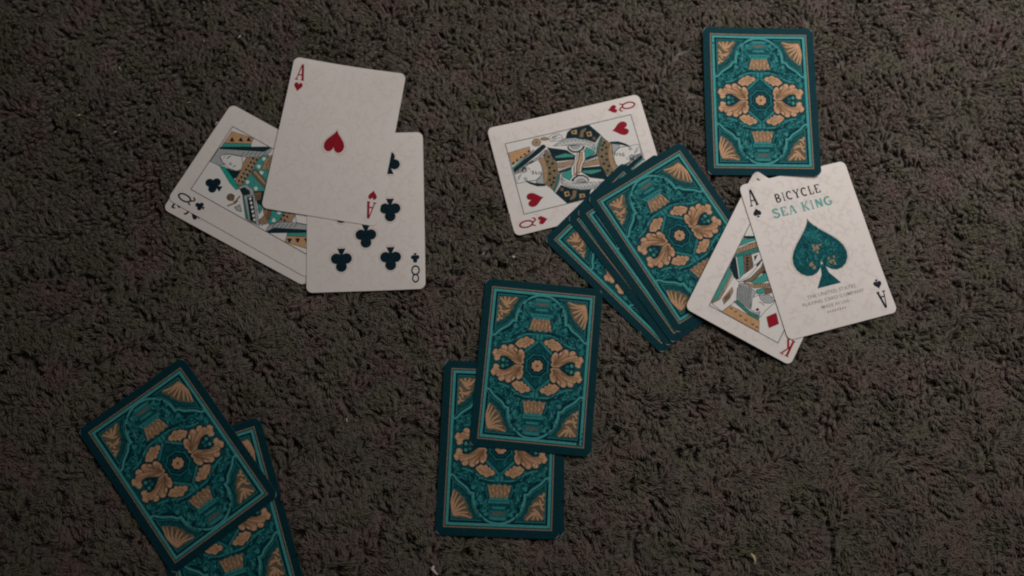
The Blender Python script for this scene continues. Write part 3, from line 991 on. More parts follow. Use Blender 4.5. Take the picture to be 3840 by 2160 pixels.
QUEEN_HEARTS = [
    ('robe', 'dark', [(-13.6, 16.8), (-9.4, 12.6), (-12.4, 8.3), (-15.0, 2.5), (-16.1, -3.0), (-19.5, -0.9), (-21.1, 2.8), (-20.8, 12.0)]),
    ('robe', 'gold', [(-13.8, 12.0), (-14.0, 9.4), (-16.7, 9.3), (-16.7, 12.0)]),
    ('robe', 'dark', [(-14.7, 11.2), (-14.7, 9.9), (-16.0, 9.9), (-16.1, 11.2)]),
    ('robe', 'gold', [(-17.0, 4.0), (-17.5, 1.3), (-19.4, 1.2), (-19.5, 4.5)]),
    ('robe', 'dark', [(-17.9, 3.1), (-18.0, 2.0), (-19.0, 2.0), (-19.0, 3.3)]),
    ('robe', 'olive', [(-14.1, 6.9), (-14.9, 4.8), (-18.5, 6.7), (-19.4, 9.8), (-18.4, 10.0), (-16.8, 7.9)]),
    ('robe', 'brown', [(-10.7, 13.0), (-12.1, 11.5), (-13.3, 12.3), (-12.7, 13.7)]),
    ('bodice', 'dark', [(13.4, 14.4), (9.4, 4.2), (5.0, 0.3), (2.3, 1.5), (3.9, 11.8), (7.2, 13.0)]),
    ('bodice', 'teal', [(7.2, 11.6), (7.7, 5.6), (5.8, 1.4), (4.4, 1.1), (6.2, 11.2)]),
    ('bodice', 'tan', [(3.6, 11.9), (2.7, 1.8), (0.2, 2.7), (0.2, 12.3)]),
    ('bodice', 'white', [(4.3, 11.5), (2.9, 1.8), (2.4, 1.9), (3.3, 11.5)]),
    ('bodice', 'white', [(-0.3, 11.2), (0.5, 2.9), (-0.4, 3.8), (-1.6, 11.4)]),
    ('bodice', 'line', [(-1.6, 10.7), (-0.2, 9.9)], 0.28),
    ('bodice', 'line', [(-1.4, 9.6), (-0.0, 8.8)], 0.28),
    ('bodice', 'line', [(-1.3, 8.6), (0.1, 7.8)], 0.28),
    ('bodice', 'line', [(-1.2, 7.5), (0.2, 6.7)], 0.28),
    ('bodice', 'line', [(-1.1, 6.5), (0.3, 5.7)], 0.28),
    ('bodice', 'line', [(-0.9, 5.4), (0.5, 4.6)], 0.28),
    ('bodice', 'line', [(-0.8, 4.3), (0.6, 3.5)], 0.28),
    ('bodice', 'dark', [(-1.8, 11.8), (-0.8, 4.0), (-2.1, 4.0), (-3.1, 11.8)]),
    ('bodice', 'teal', [(-3.3, 10.2), (-2.0, 4.3), (-6.4, 5.2), (-8.3, 7.2), (-5.3, 10.6)]),
    ('sleeve', 'grey', [(-5.7, 11.1), (-9.0, 8.3), (-10.3, 5.9), (-11.9, -3.0), (-13.3, -11.0), (-16.1, -3.7), (-15.0, 2.5), (-11.8, 8.6), (-8.7, 12.2)]),
    ('sleeve', 'white', [(-9.7, 10.8), (-8.1, 9.8), (-8.6, 8.9), (-9.8, 9.6)], 0.4),
    ('sleeve', 'line', [(-9.6, 10.1), (-9.0, 9.6)], 0.3),
    ('sleeve', 'white', [(-11.1, 9.0), (-9.6, 8.0), (-10.0, 7.1), (-11.3, 7.7)], 0.4),
    ('sleeve', 'line', [(-11.0, 8.3), (-10.4, 7.8)], 0.3),
    ('sleeve', 'white', [(-12.2, 7.0), (-10.7, 6.1), (-11.1, 5.2), (-12.4, 5.8)], 0.4),
    ('sleeve', 'line', [(-12.1, 6.4), (-11.5, 5.8)], 0.3),
    ('sleeve', 'white', [(-13.0, 5.0), (-11.5, 4.1), (-11.9, 3.2), (-13.2, 3.8)], 0.4),
    ('sleeve', 'line', [(-13.0, 4.4), (-12.3, 3.8)], 0.3),
    ('sleeve', 'white', [(-13.5, 2.9), (-11.9, 2.0), (-12.4, 1.0), (-13.6, 1.7)], 0.4),
    ('sleeve', 'line', [(-13.4, 2.3), (-12.8, 1.7)], 0.3),
    ('sleeve', 'white', [(-13.8, 0.8), (-12.2, -0.2), (-12.7, -1.1), (-13.9, -0.5)], 0.4),
    ('sleeve', 'line', [(-13.7, 0.1), (-13.1, -0.4)], 0.3),
    ('sleeve', 'white', [(-14.0, -1.4), (-12.4, -2.4), (-12.9, -3.3), (-14.1, -2.6)], 0.4),
    ('sleeve', 'line', [(-13.9, -2.1), (-13.3, -2.6)], 0.3),
    ('sleeve', 'white', [(-14.0, -3.6), (-12.5, -4.6), (-12.9, -5.5), (-14.2, -4.9)], 0.4),
    ('sleeve', 'line', [(-14.0, -4.3), (-13.3, -4.8)], 0.3),
    ('sleeve', 'white', [(-14.1, -5.8), (-12.6, -6.8), (-13.0, -7.7), (-14.3, -7.1)], 0.4),
    ('sleeve', 'line', [(-14.0, -6.5), (-13.4, -7.0)], 0.3),
    ('sleeve', 'dark', [(-8.9, 6.7), (-7.2, 5.0), (-6.2, 1.9), (-6.9, -1.1), (-8.9, -3.1), (-10.8, -3.5), (-11.4, -2.7)]),
    ('sleeve', 'white', [(-9.6, 5.7), (-7.8, 4.3), (-7.0, 1.7), (-7.7, -0.9), (-9.3, -2.5), (-10.8, -2.9), (-11.5, -2.2)]),
    ('sleeve', 'line', [(-9.4, 3.7), (-8.6, 4.9)], 0.25),
    ('sleeve', 'line', [(-8.9, 3.1), (-7.8, 3.9)], 0.25),
    ('sleeve', 'line', [(-8.7, 2.3), (-7.3, 2.7)], 0.25),
    ('sleeve', 'line', [(-8.6, 1.4), (-7.3, 1.3)], 0.25),
    ('sleeve', 'line', [(-8.9, 0.5), (-7.6, -0.1)], 0.25),
    ('sleeve', 'line', [(-9.3, -0.3), (-8.3, -1.3)], 0.25),
    ('sleeve', 'line', [(-9.9, -0.9), (-9.2, -2.2)], 0.25),
    ('sleeve', 'line', [(-10.5, -1.2), (-10.4, -2.7)], 0.25),
    ('sleeve', 'grey', [(-10.0, 3.9), (-8.9, 2.7), (-8.8, 0.8), (-9.6, -0.8), (-11.0, -1.4)]),
    ('collar', 'olive', [(11.6, 17.0), (12.1, 14.7), (7.2, 13.0), (2.8, 11.9), (-2.1, 11.9), (-7.0, 14.5), (-11.7, 17.5), (-9.8, 18.7), (-7.1, 20.8), (-1.7, 20.3), (3.0, 19.7), (8.1, 20.7), (8.3, 17.6)]),
    ('collar', 'tan', [(8.5, 20.8), (8.3, 17.6), (1.4, 17.1), (-3.6, 18.4), (-7.4, 20.6), (-6.1, 21.7), (-1.7, 20.3), (3.0, 19.8)]),
    ('collar', 'dark', [(9.7, 18.2), (10.4, 17.0), (9.2, 16.3), (8.5, 17.5)]),
    ('collar', 'dark', [(8.1, 15.9), (8.8, 14.7), (7.6, 13.9), (7.0, 15.2)]),
    ('collar', 'dark', [(5.7, 17.2), (6.4, 16.0), (5.2, 15.3), (4.5, 16.5)]),
    ('collar', 'dark', [(3.8, 14.9), (4.4, 13.7), (3.3, 13.0), (2.6, 14.2)]),
    ('collar', 'dark', [(1.9, 17.0), (2.5, 15.8), (1.4, 15.1), (0.7, 16.3)]),
    ('collar', 'dark', [(-0.6, 15.0), (0.1, 13.7), (-1.1, 13.0), (-1.7, 14.2)]),
    ('collar', 'dark', [(-1.6, 17.8), (-0.9, 16.6), (-2.1, 15.9), (-2.7, 17.1)]),
    ('collar', 'dark', [(-4.4, 16.1), (-3.7, 14.9), (-4.9, 14.2), (-5.6, 15.4)]),
    ('collar', 'dark', [(-5.1, 18.7), (-4.4, 17.5), (-5.5, 16.8), (-6.2, 18.0)]),
    ('collar', 'dark', [(-8.1, 18.6), (-7.4, 17.4), (-8.6, 16.7), (-9.2, 17.9)]),
    ('collar', 'dark', [(-6.8, 17.1), (-6.1, 15.9), (-7.3, 15.2), (-7.9, 16.4)]),
    ('collar', 'teal2', [(-3.2, 12.2), (-3.2, 11.4), (-6.1, 12.3), (-10.1, 15.3), (-12.5, 17.2), (-11.7, 17.5), (-7.4, 14.6)]),
    ('collar', 'white', [(-3.3, 11.4), (-3.4, 10.6), (-6.2, 11.6), (-10.8, 14.7), (-13.5, 16.7), (-12.8, 17.1), (-9.6, 14.6), (-6.1, 12.3)]),
    ('crown', 'orange', [(15.3, 36.2), (16.1, 23.9), (12.6, 24.0), (7.7, 36.0)]),
    ('crown', 'dark', [(13.4, 25.7), (14.6, 24.7), (13.4, 24.2), (12.7, 25.0)]),
    ('crown', 'dark', [(12.3, 28.2), (13.4, 27.3), (12.2, 26.7), (11.6, 27.6)]),
    ('crown', 'dark', [(11.2, 30.7), (12.3, 29.8), (11.1, 29.3), (10.5, 30.1)]),
    ('crown', 'dark', [(10.1, 33.3), (11.2, 32.3), (10.0, 31.8), (9.3, 32.6)]),
    ('crown', 'dark', [(9.0, 35.8), (10.1, 34.8), (8.9, 34.3), (8.2, 35.1)]),
    ('crown', 'teal', [(6.6, 36.2), (12.6, 23.9), (13.6, 22.7), (13.7, 21.5), (5.4, 35.9)]),
    ('crown', 'dark', [(5.6, 36.1), (15.6, 16.7), (15.3, 15.3), (13.7, 14.8), (11.5, 18.6), (3.2, 36.1)]),
    ('flower', 'tan', [(18.2, 22.0), (19.9, 20.1), (19.6, 17.8), (17.4, 16.8), (15.5, 18.0), (15.4, 20.4), (16.7, 21.9)]),
    ('flower', 'olive', [(17.8, 20.2), (18.5, 19.2), (17.7, 18.5), (16.9, 19.2), (17.1, 20.1)]),
    ('flower', 'tan', [(19.5, 16.5), (19.6, 14.1), (18.8, 12.5), (17.5, 12.3), (17.8, 15.0), (18.6, 16.7)]),
    ('hand', 'white', [(19.1, 11.9), (20.1, 8.8), (19.6, 5.6), (17.2, 4.3), (15.5, 5.3), (15.8, 8.6), (16.4, 11.7)]),
    ('hand', 'grey', [(18.9, 10.1), (19.2, 7.2), (17.7, 8.1), (17.2, 10.1)]),
    ('hand', 'line', [(17.5, 11.4), (18.8, 8.7), (18.6, 5.9)], 0.3),
    ('hand', 'line', [(16.5, 10.5), (17.3, 7.7), (17.0, 5.0)], 0.3),
    ('hair', 'grey', [(2.8, 36.1), (6.9, 27.7), (9.2, 21.1), (12.3, 15.8), (10.0, 16.7), (7.8, 21.4), (6.4, 25.5), (6.4, 29.3), (2.0, 35.0)]),
    ('face', 'white', [(2.3, 36.0), (6.4, 29.3), (6.4, 25.5), (7.7, 21.5), (5.1, 20.3), (1.2, 20.3), (-1.7, 22.0), (-3.7, 25.2), (-3.1, 30.4), (-2.9, 35.8)]),
    ('hair', 'line', [(2.5, 34.9), (5.0, 31.5), (6.0, 28.0), (8.0, 24.2)], 0.34),
    ('hair', 'line', [(2.5, 33.9), (5.1, 30.4), (6.4, 26.8), (7.7, 23.8)], 0.34),
    ('hair', 'line', [(2.6, 32.9), (5.3, 29.4), (6.8, 25.7), (7.4, 23.3)], 0.34),
    ('face', 'line', [(0.4, 21.0), (-1.9, 22.2), (-3.6, 25.2), (-3.1, 29.9)], 0.35),
    ('face', 'grey', [(3.2, 31.9), (5.2, 30.5), (5.0, 28.7), (2.8, 28.7), (2.1, 30.6)]),
    ('face', 'line', [(2.8, 31.6), (4.5, 30.5), (4.3, 28.7)], 0.6),
    ('face', 'line', [(4.0, 31.5), (5.1, 29.8), (3.5, 29.5)], 0.55),
    ('face', 'line', [(1.6, 26.8), (1.8, 25.6), (0.4, 25.5), (0.4, 26.7)], 0.5),
    ('face', 'line', [(1.5, 24.3), (-0.5, 24.1)], 0.6),
    ('face', 'grey', [(0.8, 23.3), (0.8, 21.5), (-0.7, 22.1), (-0.9, 23.3)]),
    ('face', 'line', [(4.6, 27.9), (2.9, 26.9)], 0.3),
    ('hair', 'dark', [(-1.5, 30.8), (-3.3, 29.5), (-5.2, 25.8), (-6.9, 21.0), (-8.2, 20.8), (-7.2, 25.4), (-4.9, 29.0), (-3.1, 30.8)]),
    ('hair', 'grey', [(-3.8, 25.1), (-1.9, 22.1), (-0.2, 20.4), (-6.2, 21.4), (-6.9, 21.0), (-5.2, 25.6)]),
    ('hair', 'grey', [(0.9, 34.5), (2.8, 31.5), (0.9, 32.6), (-1.1, 34.2), (-1.3, 35.1)]),
    ('hair', 'grey', [(-0.7, 31.8), (-0.2, 30.1), (-1.8, 29.6), (-2.4, 30.7), (-2.2, 31.7)]),
    ('sceptre', 'white', [(5.2, 0.3), (5.0, -3.6), (-0.4, -1.9), (-2.8, 0.1), (-6.4, 1.4), (-5.9, 5.4), (-1.3, 4.3), (1.4, 1.7)]),
    ('sceptre', 'orange', [(5.0, -0.7), (4.9, -2.3), (-0.1, -0.6), (-2.6, 1.2), (-6.1, 2.5), (-6.0, 4.1), (-1.6, 3.1), (1.2, 0.7)]),
    ('sceptre', 'dark', [(4.9, -2.3), (4.9, -2.7), (-0.2, -1.0), (-2.7, 0.8), (-6.2, 2.1), (-6.1, 2.5), (-2.6, 1.2), (-0.1, -0.6)]),
]
QUEEN_CLUBS = [
    ('robe', 'teal', [(12.9, 14.1), (16.8, 11.0), (14.7, 7.9), (6.2, 3.5), (-2.0, 1.6), (-5.1, 6.4), (-5.8, 14.0), (2.6, 13.7)]),
    ('robe', 'brown', [(3.3, 13.9), (6.5, 12.5), (3.5, 4.1), (-0.8, 2.4)]),
    ('robe', 'tan', [(3.9, 12.9), (5.7, 12.3), (2.6, 3.6), (0.8, 3.1)]),
    ('robe', 'brown', [(14.4, 9.4), (14.6, 7.2), (10.0, 6.0), (8.7, 7.2), (11.4, 8.6)]),
    ('robe', 'white', [(13.3, 12.9), (14.4, 12.3), (14.4, 10.9), (13.2, 10.7), (12.3, 10.9), (12.5, 11.8)]),
    ('robe', 'white', [(8.2, 13.1), (9.3, 12.4), (9.3, 11.0), (8.1, 10.8), (7.3, 11.1), (7.4, 12.0)]),
    ('robe', 'white', [(6.0, 9.9), (7.0, 9.2), (7.0, 7.8), (5.9, 7.6), (5.0, 7.9), (5.2, 8.8)]),
    ('robe', 'white', [(-2.3, 13.6), (-1.3, 12.9), (-1.3, 11.6), (-2.4, 11.4), (-3.3, 11.6), (-3.1, 12.5)]),
    ('robe', 'white', [(-3.2, 7.6), (-2.1, 7.0), (-2.1, 5.6), (-3.3, 5.4), (-4.2, 5.6), (-4.0, 6.6)]),
    ('robe', 'dark', [(-4.9, 6.6), (-2.0, 1.6), (-10.1, -2.4), (-11.4, -0.2)]),
    ('robe', 'brown', [(-5.6, 6.2), (-3.2, 2.6), (-6.8, 0.8), (-9.1, 2.7)]),
    ('robe', 'teal', [(-9.7, 0.9), (-9.8, -2.0), (-12.0, -3.1), (-14.4, -3.0), (-12.6, -1.0)]),
    ('robe', 'tan', [(-10.4, -2.7), (-7.7, -9.4), (-12.6, -10.9), (-17.1, -9.5), (-19.1, -6.1), (-17.1, -4.7), (-13.7, -5.6)]),
    ('robe', 'brown', [(-10.2, -3.7), (-12.9, -6.1), (-15.7, -6.1), (-17.5, -5.0)], 0.5),
    ('robe', 'brown', [(-9.6, -5.2), (-12.0, -7.5), (-15.3, -7.4), (-18.5, -6.2)], 0.5),
    ('robe', 'brown', [(-8.9, -6.7), (-11.2, -8.8), (-15.0, -8.7), (-19.5, -7.5)], 0.5),
    ('collar', 'tan', [(9.4, 20.3), (13.4, 14.4), (-5.6, 13.8), (-6.8, 15.0), (-5.0, 18.7), (1.8, 19.0), (5.7, 20.3)]),
    ('collar', 'dark', [(10.3, 17.6), (11.4, 17.4), (11.1, 16.2), (10.0, 16.4)]),
    ('collar', 'dark', [(10.6, 15.6), (11.7, 15.4), (11.4, 14.2), (10.3, 14.5)]),
    ('collar', 'dark', [(7.8, 17.5), (9.0, 17.3), (8.6, 16.1), (7.5, 16.4)]),
    ('collar', 'dark', [(8.1, 15.6), (9.3, 15.4), (9.0, 14.2), (7.8, 14.4)]),
    ('collar', 'dark', [(5.4, 17.5), (6.5, 17.3), (6.2, 16.1), (5.1, 16.3)]),
    ('collar', 'dark', [(5.7, 15.5), (6.8, 15.3), (6.5, 14.1), (5.4, 14.4)]),
    ('collar', 'dark', [(2.9, 17.5), (4.1, 17.2), (3.8, 16.0), (2.6, 16.3)]),
    ('collar', 'dark', [(3.3, 15.5), (4.4, 15.3), (4.1, 14.1), (3.0, 14.3)]),
    ('collar', 'dark', [(0.5, 17.4), (1.6, 17.2), (1.3, 16.0), (0.2, 16.2)]),
    ('collar', 'dark', [(0.8, 15.4), (2.0, 15.2), (1.7, 14.0), (0.5, 14.3)]),
    ('collar', 'dark', [(-1.9, 17.4), (-0.8, 17.1), (-1.1, 16.0), (-2.2, 16.2)]),
    ('collar', 'dark', [(-1.6, 15.4), (-0.5, 15.2), (-0.8, 14.0), (-1.9, 14.2)]),
    ('collar', 'dark', [(-4.3, 17.3), (-3.2, 17.1), (-3.5, 15.9), (-4.6, 16.1)]),
    ('collar', 'dark', [(-4.0, 15.4), (-2.9, 15.1), (-3.2, 14.0), (-4.3, 14.2)]),
    ('collar', 'dark', [(-6.8, 17.3), (-5.6, 17.0), (-5.9, 15.9), (-7.1, 16.1)]),
    ('collar', 'dark', [(-6.4, 15.3), (-5.3, 15.1), (-5.6, 13.9), (-6.7, 14.1)]),
    ('crown', 'orange', [(18.1, 35.5), (20.8, 23.0), (17.4, 22.4), (10.5, 35.6)]),
    ('crown', 'dark', [(12.7, 33.5), (14.0, 33.6), (15.2, 33.7), (15.4, 32.9), (14.6, 32.3), (14.3, 31.1), (13.3, 31.8)]),
    ('crown', 'dark', [(15.1, 29.4), (16.5, 29.5), (17.6, 29.5), (17.8, 28.7), (17.0, 28.1), (16.7, 27.0), (15.8, 27.6)]),
    ('crown', 'dark', [(17.3, 25.6), (18.7, 25.7), (19.8, 25.8), (20.0, 25.0), (19.2, 24.3), (18.9, 23.2), (18.0, 23.9)]),
    ('crown', 'teal', [(10.3, 35.7), (17.3, 22.4), (15.8, 21.6), (7.6, 35.7)]),
    ('crown', 'dark', [(7.2, 36.4), (21.4, 12.2), (19.3, 11.7), (17.0, 13.9), (6.4, 35.9)]),
    ('hair', 'grey', [(6.1, 36.2), (17.0, 13.9), (21.0, 11.4), (18.1, 10.7), (13.5, 13.9), (9.5, 20.5), (7.1, 28.1), (5.5, 31.7), (2.0, 32.8), (0.3, 29.4), (-2.0, 30.6), (-2.3, 36.3)]),
    ('hair', 'line', [(8.7, 23.5), (11.8, 22.9)], 0.34),
    ('hair', 'line', [(9.9, 21.5), (12.9, 20.9)], 0.34),
    ('hair', 'line', [(11.0, 19.5), (14.1, 18.9)], 0.34),
    ('hair', 'line', [(12.2, 17.5), (15.3, 16.9)], 0.34),
    ('hair', 'line', [(13.4, 15.5), (16.4, 14.9)], 0.34),
    ('hair', 'line', [(14.5, 13.5), (17.6, 12.9)], 0.34),
    ('face', 'white', [(2.8, 33.4), (5.9, 30.8), (8.5, 22.8), (4.8, 19.9), (2.3, 19.2), (0.1, 21.2), (-0.5, 25.7), (0.3, 29.4)]),
    ('face', 'line', [(3.5, 29.2), (4.8, 28.9), (5.9, 28.2)], 0.55),
    ('face', 'line', [(-0.7, 29.3), (0.9, 28.6)], 0.5),
    ('face', 'line', [(1.0, 23.9), (2.7, 23.0)], 0.45),
    ('face', 'line', [(2.5, 30.9), (5.2, 30.9), (6.6, 28.9)], 0.25),
    ('face', 'grey', [(1.7, 27.2), (3.0, 26.0), (2.0, 24.8), (0.8, 25.7)]),
    ('hair', 'teal3', [(-1.8, 30.8), (-1.0, 27.8), (-3.8, 20.7), (-7.6, 14.2), (-9.0, 15.3), (-7.4, 20.3), (-4.0, 26.5)]),
    ('hair', 'dark', [(-1.2, 27.2), (0.0, 21.1), (1.9, 19.0), (-3.4, 18.9), (-4.6, 19.8)]),
    ('sleeve', 'grey', [(-6.7, 15.2), (-3.8, 11.8), (-4.3, 7.5), (-7.2, 4.4), (-10.2, 9.9)]),
    ('sleeve', 'dark', [(-7.6, 13.9), (-5.4, 12.2), (-5.8, 8.6), (-7.2, 7.1), (-10.1, 10.3)]),
    ('sleeve', 'teal2', [(-10.3, 10.3), (-9.5, 8.7), (-20.4, -0.4), (-20.1, 2.0)]),
    ('sleeve', 'grey', [(-9.9, 9.6), (-6.6, 4.9), (-19.8, -6.6), (-20.5, -0.2)]),
    ('sleeve', 'dark', [(-9.5, 8.0), (-7.6, 5.3), (-19.8, -4.5), (-20.0, -0.7)]),
    ('sleeve', 'white', [(-9.9, 6.6), (-8.6, 6.5), (-9.0, 5.2), (-10.3, 5.3)]),
    ('sleeve', 'white', [(-11.6, 4.9), (-10.4, 4.8), (-10.8, 3.5), (-12.1, 3.6)]),
    ('sleeve', 'white', [(-13.4, 3.2), (-12.2, 3.1), (-12.6, 1.8), (-13.9, 2.0)]),
    ('sleeve', 'white', [(-15.2, 1.6), (-13.9, 1.4), (-14.4, 0.2), (-15.7, 0.3)]),
    ('sleeve', 'white', [(-17.0, -0.1), (-15.7, -0.2), (-16.2, -1.5), (-17.5, -1.4)]),
    ('sleeve', 'white', [(-18.8, -1.8), (-17.5, -1.9), (-18.0, -3.2), (-19.2, -3.0)]),
    ('flower', 'brown', [(-15.1, 17.5), (-13.2, 17.6), (-12.0, 16.2), (-12.2, 14.2), (-14.1, 13.4), (-15.7, 14.3), (-16.0, 16.1)]),
    ('flower', 'brown', [(-19.0, 14.4), (-15.3, 11.4), (-14.2, 11.8), (-14.1, 10.8)], 0.8),
    ('flower', 'brown', [(-15.6, 12.1), (-10.8, 11.5)], 0.8),
    ('flower', 'brown', [(-14.9, 13.7), (-15.6, 11.5)], 0.6),
    ('flower', 'grey', [(-17.7, 10.7), (-15.0, 9.0), (-17.9, 6.0), (-18.7, 8.4)]),
]
KING_DIAMONDS = [
    ('robe', 'dark', [(20.8, -7.7), (15.2, -10.8), (14.3, -9.4), (20.4, -6.3)]),
    ('robe', 'teal', [(21.2, -5.4), (14.4, -9.8), (12.9, -8.1), (20.6, -1.1)]),
    ('robe', 'white', [(17.6, -4.8), (14.0, -8.8), (13.4, -8.1), (20.2, -1.4)]),
    ('robe', 'tan', [(20.9, 0.6), (13.3, -8.0), (10.5, -6.5), (20.8, 3.5)]),
    ('robe', 'brown', [(19.3, 1.6), (19.7, -0.4)], 0.4),
    ('robe', 'brown', [(18.0, 0.3), (18.4, -1.8)], 0.4),
    ('robe', 'brown', [(16.7, -0.9), (17.1, -3.1)], 0.4),
    ('robe', 'brown', [(15.3, -2.2), (15.8, -4.5)], 0.4),
    ('robe', 'brown', [(14.0, -3.4), (14.5, -5.9)], 0.4),
    ('robe', 'brown', [(12.6, -4.7), (13.2, -7.2)], 0.4),
    ('robe', 'teal2', [(20.8, 4.0), (10.4, -6.3), (8.8, -4.9), (13.2, -0.1), (20.4, 5.7)]),
    ('robe', 'teal', [(19.7, 5.3), (16.4, 2.5), (11.6, 11.2), (12.6, 15.3)]),
    ('robe', 'white', [(19.8, 5.4), (19.2, 4.9), (12.5, 14.9), (12.9, 15.6)]),
    ('robe', 'dark', [(21.0, 6.3), (19.8, 5.4), (12.9, 15.6), (14.6, 17.1), (20.4, 12.0)]),
    ('robe', 'brown', [(16.3, 2.8), (12.8, -0.2), (8.8, 5.9), (11.4, 11.5)]),
    ('robe', 'dark', [(14.7, 3.1), (14.1, 1.9), (12.9, 2.5), (13.5, 3.6)]),
    ('robe', 'dark', [(13.9, 4.7), (13.3, 3.5), (12.1, 4.0), (12.8, 5.1)]),
    ('robe', 'dark', [(13.1, 6.3), (12.5, 5.1), (11.4, 5.5), (12.1, 6.7)]),
    ('robe', 'dark', [(12.4, 8.0), (11.8, 6.7), (10.7, 7.0), (11.3, 8.2)]),
    ('robe', 'dark', [(11.6, 9.5), (11.0, 8.3), (10.0, 8.5), (10.6, 9.7)]),
    ('robe', 'white', [(12.7, 0.0), (8.5, -4.9), (6.0, -2.3), (8.9, 5.0)]),
    ('robe', 'dark', [(11.1, 0.0), (9.6, -2.1), (9.5, 2.5)]),
    ('robe', 'dark', [(8.0, 3.9), (6.0, -2.3), (1.3, 2.7), (0.8, 6.2), (4.1, 6.8)]),
    ('collar', 'brown', [(10.3, 15.9), (5.1, 4.8), (4.6, 0.7), (2.2, 3.2), (5.8, 13.4)]),
    ('collar', 'white', [(12.4, 16.7), (8.9, 12.0), (6.4, 2.0), (6.5, -1.4), (5.3, -0.8), (5.1, 3.5), (7.7, 11.9), (11.5, 16.7)]),
    ('collar', 'olive', [(11.1, 16.3), (7.7, 12.0), (5.2, 3.9), (5.0, 0.9), (4.1, 1.7), (4.1, 5.5), (6.1, 12.9)]),
    ('collar', 'teal', [(6.3, 13.8), (1.6, 5.2), (-2.3, 7.7), (3.2, 13.9)]),
    ('collar', 'tan', [(10.1, 15.8), (5.3, 14.5), (-3.0, 9.2), (-4.4, 10.8), (3.4, 16.0), (8.6, 16.4)]),
    ('collar', 'dark', [(3.6, 15.0), (3.6, 13.6)], 0.35),
    ('collar', 'dark', [(2.3, 14.3), (2.4, 12.9)], 0.35),
    ('collar', 'dark', [(1.1, 13.6), (1.1, 12.2)], 0.35),
    ('collar', 'dark', [(-0.2, 12.9), (-0.1, 11.5)], 0.35),
    ('collar', 'dark', [(-1.4, 12.2), (-1.3, 10.8)], 0.35),
    ('collar', 'dark', [(-2.6, 11.6), (-2.6, 10.1)], 0.35),
    ('collar', 'teal', [(2.0, 16.3), (-1.3, 13.2), (-3.0, 15.4), (0.5, 18.1)]),
    ('collar', 'brown', [(-1.4, 13.3), (-5.1, 11.0), (-6.1, 13.7), (-3.3, 16.0)]),
    ('sword', 'teal', [(20.4, 12.0), (18.0, 14.6), (18.2, 31.2), (20.8, 34.0)]),
    ('sword', 'tan', [(18.1, 14.7), (17.1, 15.4), (17.1, 31.0), (20.1, 34.7), (20.8, 34.1), (18.3, 31.3)]),
    ('hand', 'white', [(16.1, 15.9), (11.8, 17.3), (8.9, 27.0), (13.4, 36.3), (20.0, 35.0), (17.2, 31.0)]),
    ('hand', 'tan', [(16.1, 29.9), (14.2, 21.3), (12.7, 23.5), (12.7, 27.9), (14.1, 32.1)]),
    ('hand', 'brown', [(15.3, 28.7), (13.9, 24.2), (13.2, 27.5), (14.4, 30.7)]),
    ('hair', 'grey', [(11.4, 20.9), (10.9, 17.0), (7.5, 16.2), (1.4, 17.4), (1.6, 21.7), (0.5, 27.7), (9.4, 26.3)]),
    ('hair', 'line', [(11.7, 18.1), (10.2, 22.8), (8.5, 26.0)], 0.36),
    ('hair', 'line', [(10.8, 17.9), (9.3, 22.7), (7.5, 26.2)], 0.36),
    ('hair', 'line', [(10.0, 17.7), (8.3, 22.7), (6.5, 26.3)], 0.36),
    ('hair', 'line', [(9.1, 17.5), (7.4, 22.7), (5.6, 26.5)], 0.36),
    ('hair', 'line', [(8.2, 17.4), (6.4, 22.7), (4.6, 26.6)], 0.36),
    ('hair', 'line', [(7.3, 17.2), (5.5, 22.6), (3.6, 26.8)], 0.36),
    ('hair', 'line', [(6.4, 17.0), (4.5, 22.6), (2.7, 26.9)], 0.36),
    ('hair', 'line', [(5.6, 16.8), (3.6, 22.6), (1.7, 27.1)], 0.36),
    ('hair', 'line', [(4.7, 16.7), (2.7, 22.6), (0.7, 27.2)], 0.36),
    ('face', 'white', [(2.0, 21.3), (-1.7, 16.6), (-8.8, 15.3), (-9.8, 17.9), (-7.2, 24.4), (-6.3, 28.7), (-0.6, 28.7)]),
    ('hair', 'grey', [(-0.5, 18.4), (-5.2, 15.1), (-9.5, 16.8), (-8.0, 19.2), (-4.8, 20.7), (-2.7, 20.0)]),
    ('face', 'dark', [(-2.2, 26.5), (-2.9, 24.8), (-4.2, 25.3), (-3.5, 26.7)]),
    ('face', 'grey', [(-0.9, 27.5), (-3.4, 27.7), (-4.9, 25.9), (-5.5, 28.4), (-2.1, 28.7)]),
    ('face', 'line', [(-2.2, 21.5), (-4.0, 21.4), (-5.5, 22.1)], 0.4),
    ('crown', 'teal2', [(10.1, 28.1), (8.4, 26.6), (-0.3, 28.7), (-6.0, 29.2), (-6.2, 31.1), (0.1, 30.5)]),
    ('crown', 'orange', [(13.5, 36.5), (10.6, 30.9), (-6.7, 30.8), (-9.2, 36.7)]),
    ('crown', 'dark', [(11.2, 31.4), (10.2, 32.3), (9.3, 31.8), (9.3, 30.8), (9.0, 32.5), (10.0, 32.8)]),
    ('crown', 'dark', [(8.3, 31.9), (7.3, 32.7), (6.4, 32.2), (6.4, 31.2), (6.1, 32.9), (7.1, 33.2)]),
    ('crown', 'dark', [(4.9, 32.6), (3.9, 33.4), (3.1, 33.0), (3.1, 32.0), (2.7, 33.6), (3.8, 34.0)]),
    ('crown', 'dark', [(1.5, 33.3), (0.5, 34.1), (-0.4, 33.7), (-0.4, 32.7), (-0.7, 34.3), (0.3, 34.7)]),
    ('crown', 'dark', [(-2.9, 33.6), (-3.8, 34.4), (-4.7, 33.9), (-4.7, 32.9), (-5.0, 34.6), (-4.0, 34.9)]),
    ('crown', 'dark', [(-5.5, 33.7), (-6.5, 34.5), (-7.3, 34.0), (-7.3, 33.0), (-7.6, 34.7), (-6.6, 35.0)]),
]


